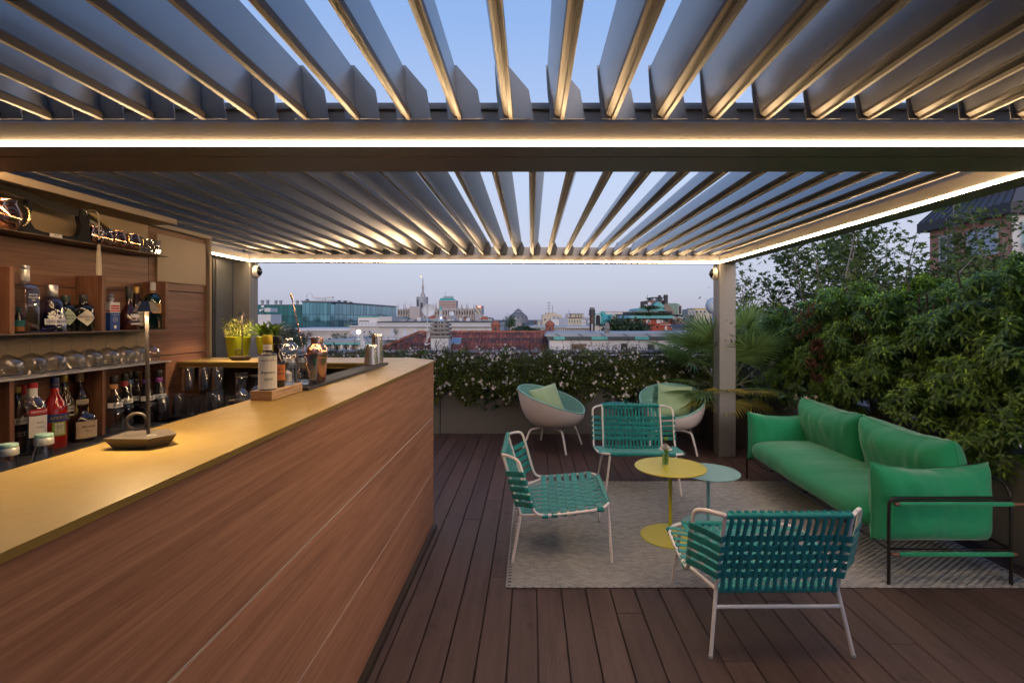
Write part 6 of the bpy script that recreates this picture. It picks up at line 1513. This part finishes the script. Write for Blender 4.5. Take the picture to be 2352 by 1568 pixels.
X = sx(1548, 113); q = 113 / F
ol = [(1533, 722), (1567, 722), (1567, 712), (1565, 704), (1559, 697.5), (1550, 696), (1534, 696.5)]; b.prism('barrel_roof', cm('streaked copper', (.13, .22, .17), .6, vscale=.8, var=.4), ol, 9, 4); b.prism('ramp_roof', cm('brown copper', (.19, .15, .12), .6), [(1523, 699), (1534, 697), (1549, 714), (1549, 724), (1528, 714)], 6, 3.2); b.win(1557, 1566, 701, 722, glassd, dy=4, f=.3)
for a, w_ in ((1450, 7), (1471, 6), (1484, 10), (1508, 9)): b.win(a, a + w_, 733, 741 if a < 1500 else 742, glassb)
b.win(1525, 1537, 732, 741, glassd, dy=2); b.win(1519, 1523, 733, 741, glassb); b.box('wing_coping', white_, 1515, 1582, 744.6, 746, 1, 1); b.win(1527, 1532, 749, 758, white_, dy=1.5); b.win(1541, 1543, 747, 753, white_, dy=1.5)
for k, (px, py, w_, h_) in enumerate(((1494, 724.5, 60, 6), (1525, 724.5, 34, 5), (1490, 707.5, 44, 5), (1550, 742, 20, 12), (1565, 742, 18, 13), (1465, 742, 14, 10), (1493, 690, 12, 6), (1555, 727, 26, 6))): bush('terrace_hedge', ['long clipped hedge on the main teal terrace', 'short clipped hedge right on the main teal terrace', 'clipped hedge on the upper teal terrace', 'dark shrub beside the red loggia', 'rightmost dark shrub by the red house', 'dark shrub before the left red wall', 'small shrub on the brown tower', 'shrub below the barrel roof'][k], px, py, 110, w_, h_, green_, 420)
for px, py in ((1492, 698), (1483, 703)): dish(b.o, px, py, 113, .42, rr(-30, 30))
bush('dark_tree', 'broad dark tree crown behind the white house roof', 1440, 770, 62, 92, 34, green_, 2600, 'tree'); bush('lone_tree', 'lone rounded green tree left of the dome', 1169, 752, 85, 27, 28, leafmat('mid green leaves', (.06, .10, .035), .4), 1100, 'tree'); bush('roof_hedge', 'long green hedge below the lone tree', 1195, 766, 60, 70, 15, green_, 1200); bush('pale_shrub', 'pale feathery shrub at the tiled roof ridge', 1188, 770, 50, 40, 13, olive, 500)
# ---- right hand roofs behind the palm
b = Bld('glass_winter_garden', 'low winter garden with dark roof behind the palm', 60)
b.down('wall', grey_, 1568, 1640, 762, 8); b.box('glazing', glassb, 1571, 1612, 753, 763, 5, .3); b.prism('roof', dkroof, [(1566, 753), (1574, 746), (1625, 744), (1632, 753)], 6)
for k in range(5): b.box('mullion', dkroof, 1571 + k * 10, 1572 + k * 10, 753, 763, .2, .1)
b = Bld('yellow_block', 'cream and yellow block beyond the palm', 190); b.down('wall', creamw, 1594, 1660, 709, 14); b.box('yellow_band', cm('yellow panel', (.45, .33, .10)), 1596, 1640, 707.5, 710, 10, -.2); b.box('grey_unit', grey_, 1580, 1598, 711, 724, 8, -3)
for k in range(5): b.win(1598 + 9 * k, 1603 + 9 * k, 713, 719)
sp2 = MB().lathe([(0, -1), (.5, -.87), (.87, -.5), (1, 0), (.87, .5), (.5, .87), (0, 1)], 32).build('radome', cm('radome white', (.45, .50, .54), .5), None, 80, P(1641, 702, 140)); sp2.scale = (2.4, 2.4, 2.4); tag(sp2, 'pale spherical radome half hidden by the right post', 'radome')
jc = empty('tower_crane', (0, 0, 0), 0, 'red and white lattice crane jib right of the post', 'crane'); Yc = 230
for a, c in (((1685, 703), (1795, 703)), ((1685, 697), (1795, 697))): bar_(jc, 'jib_chord', white_, a[0], a[1], c[0], c[1], Yc, .18)
for k in range(18): bar_(jc, 'jib_lattice', white_, 1686 + 6 * k, 703 if k % 2 else 697, 1692 + 6 * k, 697 if k % 2 else 703, Yc, .12)
bar_(jc, 'mast', red, 1790, 760, 1790, 690, Yc, .6)
b = Bld('pale_hall', 'pale curved roof hall behind the palm fronds', 150); b.down('wall', cm('pale teal sheet', (.34, .42, .43)), 1690, 1830, 722, 20); b.prism('roof', cm('pale teal sheet', 0), [(1688, 722), (1700, 712), (1740, 706), (1790, 708), (1832, 722)], 20)
b = Bld('brown_roof_house', 'house with a brown tiled roof low behind the palm', 45); b.down('wall', stone, 1690, 1850, 790, 10); b.prism('roof', terra, [(1680, 790), (1700, 752), (1840, 752), (1860, 790)], 8)
# ---- landmarks on the horizon
marble = cm('grey pink marble', (.40, .36, .35), .8, vscale=.05, var=.15)
ct = empty('cathedral', (0, 0, 0), 0, 'gothic marble cathedral bristling with spires on the horizon', 'cathedral'); Y = 800.0; k_ = Y / F
def ctb(nm, x0, x1, y0, y1, d, m=marble, dy=0): MB().box(sx(x0, Y), sx(x1, Y), Y + dy, Y + dy + d, PZ(y1, Y), PZ(y0, Y)).build(nm, m, ct)
ctb('nave', 913, 1093, 711, 760, 60); ctb('clerestory', 925, 1085, 707.5, 711, 40, marble, 10); ctb('transept', 945, 968, 704, 760, 30, marble, -12)
for k in range(30): ctb('buttress', 914 + 6 * k, 916 + 6 * k, 709.5, 735, 4, marble, -5)
for k in range(29): ctb('window', 917 + 6 * k, 919 + 6 * k, 713, 722, 1, dkroof, -1)
def spire(px, ytip, ybase, w_, dy=0):
    h = (ybase - ytip) * k_; r = w_ * k_ * .5
    MB().lathe([(r, -h * .25), (r, h * .45), (r * 1.25, h * .46), (r * .75, h * .5), (r * .55, h * .7), (r * .7, h * .71), (r * .28, h * .75), (.05, h), (0, h)], 8).build('spire', marble, ct, None, Vector((sx(px, Y), Y + dy, PZ(ybase, Y))))
for px, yt in ((913.6, 692), (921, 692), (931, 692), (943.3, 692), (955.5, 672), (990, 693), (992, 693.5), (1002, 693), (1004, 693), (1049, 693), (1051.4, 693), (1060.3, 694.5), (1062.7, 694), (1071.5, 694.5), (1074.5, 694), (1086.5, 694), (1089.5, 694), (1098, 700)): spire(px, yt, 712, 2.0, rr(-8, 20))
MB().lathe([(13.7 * k_, 0), (13.7 * k_, 25 * k_), (0, 25.2 * k_)], 8, a0=R(22.5), a1=R(382.5)).build('scaffolded_lantern', cm('scaffold sheet', (.33, .34, .37), .7, vscale=.2), ct, None, Vector((sx(965.3, Y), Y + 14, PZ(706, Y))))
for a, c, e, f_ in ((958, 961, 688, 704), (966, 970.5, 695, 706), (978.4, 979, 682, 700)): ctb('scaffold_opening', a, c, e, f_, 1, dkroof, -.5 if a < 975 else 6)
r = k_; MB().lathe([(6 * r, 0), (5.5 * r, 3 * r), (3.2 * r, 9 * r), (2.6 * r, 10 * r), (2.4 * r, 20 * r), (2.8 * r, 20.5 * r), (2.6 * r, 25 * r), (1.5 * r, 27 * r), (1.1 * r, 38 * r), (.35 * r, 46 * r), (0, 46 * r)], 10).build('main_spire', marble, ct, None, Vector((sx(967, Y), Y + 14, PZ(681, Y))))
for a in range(8): MB().lathe([(.5 * r, 0), (.4 * r, 5 * r), (.05, 9 * r), (0, 9 * r)], 6).build('pinnacle', marble, ct, None, Vector((sx(967, Y) + 5 * r * math.cos(a * .785), Y + 14 + 5 * r * math.sin(a * .785), PZ(681, Y))))
MB().tube([P(967, 637.5, Y + 14), P(967, 633, Y + 14)], [.9, .4], 8).build('gilded_statue', emit('self-glowing gilding', (1, .75, .4), 1.6), ct)  # statue is no lamp; its lit look is emission in the material
tw2 = empty('pink_tower', (0, 0, 0), 0, 'broad pink tower with a green hipped roof behind the cathedral', 'tower'); Y = 950.0; pink = cm('pink render', (.42, .31, .29), .8); k_ = Y / F
def bx2(nm, m, x0, x1, y0, y1, d, dy=0): return MB().box(sx(x0, Y), sx(x1, Y), Y + dy, Y + dy + d, PZ(y1, Y), PZ(y0, Y)).build(nm, m, tw2)
bx2('wall', pink, 1008, 1047.5, 690, 760, 26)
for r_ in range(7):
    for k in range(13): bx2('window', dkroof, 1009.6 + 2.9 * k, 1011 + 2.9 * k, 692.5 + 3.5 * r_, 694 + 3.5 * r_, .3, -.35)
MB().add([P(1008, 690, Y), P(1047.5, 690, Y), P(1041, 684, Y + 8), P(1013, 684, Y + 8), P(1008, 690, Y + 26), P(1047.5, 690, Y + 26), P(1041, 684, Y + 18), P(1013, 684, Y + 18)], [(0, 1, 2, 3), (4, 7, 6, 5), (0, 3, 7, 4), (1, 5, 6, 2), (3, 2, 6, 7)]).build('roof', copperg, tw2); bx2('plant_room', grey_, 1017, 1038, 680, 684.2, 8, 9); MB().tube([P(1023, 681, Y + 12), P(1023, 670, Y + 12)], .3, 5).build('antenna', zinc, tw2)
for k in range(8): bx2('scaffold_pole', grey_, 1017 + 3 * k, 1017.5 + 3 * k, 678.5, 681, .4, 9)
gc = empty('green_cupola', P(1012, 722, 600), 0, 'small church cupola with a green dome before the pink tower', 'cupola'); k_ = 600 / F
MB().lathe([(3.6 * k_, -12 * k_), (3.4 * k_, 10 * k_), (3.8 * k_, 10.5 * k_)], 12).build('drum', white_, gc, 40); MB().lathe([(3.6 * k_, 10.5 * k_), (3.2 * k_, 14 * k_), (1.6 * k_, 17 * k_), (.5 * k_, 18.5 * k_), (0, 21.5 * k_)], 14).build('dome', copperg, gc, 60)
b = Bld('office_slab', 'grey office slab with a glowing red sign on its roof edge', 760); b.down('wall', grey_, 1091, 1106, 701.5, 20); b.down('side', cm('blue glass', (.05, .10, .17), .3), 1106, 1108.6, 702, 20, .5)
for r_ in range(5):
    for k in range(6): b.box('window', glassd if (k * 3 + r_) % 4 else emit('lit office %d%d' % (r_, k), (1, .8, .5), .8), 1092 + 2.2 * k, 1093.5 + 2.2 * k, 706 + 3 * r_, 707.5 + 3 * r_, .4, -.5)
b.box('sign', emit('red sign', (1, .12, .06), 2.5), 1097, 1105, 702.5, 706, .6, -.8); b.box('sign_face', emit('white sign', (1, .85, .75), 2.0), 1098.4, 1103.6, 703.4, 705.1, .3, -1.2)
dm = empty('domed_hall', P(1190.5, 733, 520), 0, 'low grey segmented dome with a lantern on top', 'hall'); k_ = 520 / F; dg = cm('grey dome sheet', (.16, .16, .18), .6)
MB().lathe([(22 * k_, -8 * k_), (22 * k_, .5 * k_), (21.5 * k_, 2 * k_), (19 * k_, 7 * k_), (14.5 * k_, 12 * k_), (9 * k_, 16 * k_), (8.5 * k_, 16.4 * k_)], 20).build('dome', dg, dm, 20); MB().lathe([(7.5 * k_, 16 * k_), (7.5 * k_, 18.5 * k_)], 14).build('lantern_glazing', glassb, dm); MB().lathe([(10 * k_, 18.3 * k_), (5 * k_, 21.5 * k_), (1.2 * k_, 24 * k_), (.2 * k_, 25 * k_), (.1 * k_, 29 * k_), (0, 29 * k_)], 14).build('lantern_roof', dg, dm, 20)
for k in range(12): a = k * math.pi / 6; MB().tube([(22.2 * k_ * math.cos(a), 22.2 * k_ * math.sin(a), .5 * k_), (19.3 * k_ * math.cos(a), 19.3 * k_ * math.sin(a), 7 * k_), (9 * k_ * math.cos(a), 9 * k_ * math.sin(a), 16.3 * k_)], .25, 4).build('rib', dkroof, dm)
# ---- far sea of roofs
M['litwin'] = emit('lit far window', (1, .72, .38), .9); random.seed(90); fm_ = [stone, white_, creamw, grey_, cm('rose stucco', (.40, .30, .27)), zinc]
for k in range(74):
    px = rr(905, 1660); Y = rr(180, 560); top = rr(731, 739) if k % 3 else rr(736, 746); wd = rr(8, 26)
    if 1150 < px < 1225: top = max(top, 735)
    o = empty('distant_house', (0, 0, 0), 0, 'distant pale house among the hazy roofs below the skyline', 'house', 'distant roofs on the horizon'); X0, X1 = sx(px, Y), sx(px + wd, Y); zt_ = PZ(top, Y); d_ = rr(8, 18)
    MB().box(X0, X1, Y, Y + d_, -22, zt_).build('wall', random.choice(fm_), o)
    h = rr(.6, 2.2) * Y / 300; MB().prism([(X0 - .3, zt_), ((X0 * .7 + X1 * .3), zt_ + h), ((X0 * .3 + X1 * .7), zt_ + h), (X1 + .3, zt_)], Y - .3, Y + d_ + .3, 'y').build('roof', random.choice((dkroof, terra, zinc, zinc)), o)
    MB().box(X0 + (X1 - X0) * .2, X0 + (X1 - X0) * .2 + 1.1, Y + 1, Y + 2, zt_, zt_ + h + rr(.6, 1.8)).build('chimney', random.choice((stone, terra, grey_)), o)
    if k % 2: MB().tube([(X0 + (X1 - X0) * .65, Y + 2, zt_), (X0 + (X1 - X0) * .65, Y + 2, zt_ + h + rr(2, 5))], .07, 4).build('antenna', zinc, o)
    for j in range(int(wd / 3.2)):
        for r_ in range(2): xa = X0 + (X1 - X0) * (j + .3) / int(wd / 3.2); MB().box(xa, xa + .3 * (X1 - X0) / int(wd / 3.2), Y - .06, Y - .003, zt_ - 3.4 - r_ * 3.6, zt_ - 1.5 - r_ * 3.6).build('window', glassd if random.random() > .08 else M['litwin'], o)
# ---- pink apartment building upper right
pb = empty('pink_building', (0, 0, 0), 0, 'pink rendered apartment building with a dark standing seam mansard roof', 'building'); pinkr = cm('salmon render', (.50, .22, .15), .85); seamr = cm('dark seam metal', (.07, .07, .08), .5)
XC, YC = 18.73, 20.0; ze = 5.53; Y2 = 24.1
MB().box(XC, XC + 12, YC, Y2, -22, ze).build('wall', pinkr, pb); MB().box(XC + .01, XC + 12, YC - .03, YC - .002, -22, ze).build('end_wall', white_, pb)
MB().box(XC - .35, XC + 12.3, YC - .35, Y2 + .35, ze, ze + .42).build('eave', dkroof, pb)
MB().add([(XC - .3, YC - .3, ze + .42), (XC - .3, Y2 + .3, ze + .42), (XC + 2.4, Y2 - 1.5, ze + 3.6), (XC + 2.4, YC + 1.5, ze + 3.6), (XC + 12, YC - .3, ze + .42), (XC + 12, YC + 1.5, ze + 3.6)], [(0, 1, 2, 3), (0, 3, 5, 4)]).build('roof', seamr, pb)
for k in range(13):
    t = k / 12; a = Vector((XC - .3, YC - .3 + 4.7 * t, ze + .44)); c = Vector((XC + 2.4, YC + 1.5 + 1.1 * t, ze + 3.62)); MB().tube([a, c], .03, 4).build('roof_seam', dkroof, pb)
for k in range(9):
    t = k / 8; a = Vector((XC - .3 + 12 * t, YC - .3, ze + .44)); c = Vector((XC + 2.4 + 9.6 * t, YC + 1.5, ze + 3.62)); MB().tube([a, c], .03, 4).build('roof_seam', dkroof, pb)
def pwin(y0, y1, z0, z1, m):
    w = MB().box(XC - .06, XC, y0, y1, z0, z0 + .07).box(XC - .06, XC, y0, y1, z1 - .07, z1).box(XC - .06, XC, y0, y0 + .07, z0 + .07, z1 - .07).box(XC - .06, XC, y1 - .07, y1, z0 + .07, z1 - .07).box(XC - .05, XC, (y0 + y1) / 2 - .04, (y0 + y1) / 2 + .04, z0 + .07, z1 - .07).build('window', white_, pb); MB().box(XC - .02, XC - .002, y0 + .07, y1 - .07, z0 + .07, z1 - .07).build('pane', m, w)
for z0 in (4.05, 1.0): pwin(20.55, 22.0, z0, z0 + 1.15, glassb); pwin(22.7, 23.5, z0, z0 + 1.15, glassd)
dmr = MB().box(XC + .2, XC + 1.8, 21.6, 22.8, ze + .9, ze + 2.5).build('dormer', white_, pb); MB().box(XC + .17, XC + .195, 21.75, 22.65, ze + 1.05, ze + 2.35).build('pane', glassb, dmr)
MB().tube([(XC + .05, YC - .2, ze + 1.1), (XC + .05, Y2, ze + 1.1)], .03, 5).build('snow_rail', zinc, pb)
scf = empty('scaffold', (0, 0, 0), 0, 'turquoise netted scaffolding against the white end wall at the right edge', 'scaffolding'); tq = cm('turquoise steel', (.03, .20, .24), .5)
for x in (XC + .5, XC + 1.6): MB().tube([(x, YC - .9, -22), (x, YC - .9, ze - .1)], .04, 6).build('standard', tq, scf)
for z in (-1, .2, 1.4, 2.6, 3.8, 5.0): MB().tube([(XC + .4, YC - .9, z), (XC + 3, YC - .9, z)], .035, 6).build('ledger', tq, scf)
for z in (-.4, 2.0, 4.4): MB().box(XC + .4, XC + 3, YC - .9, YC - .1, z - .04, z).build('platform', cm('scaffold plank', (.2, .16, .1)), scf)
MB().add([(XC + .45, YC - .94, 4.4), (XC + 3, YC - .94, 4.4), (XC + 3, YC - .94, 5.4), (XC + .45, YC - .94, 5.45)], [(0, 1, 2, 3)]).build('netting', thin_glass('net', (.35, .8, .8), .1, .6), scf)
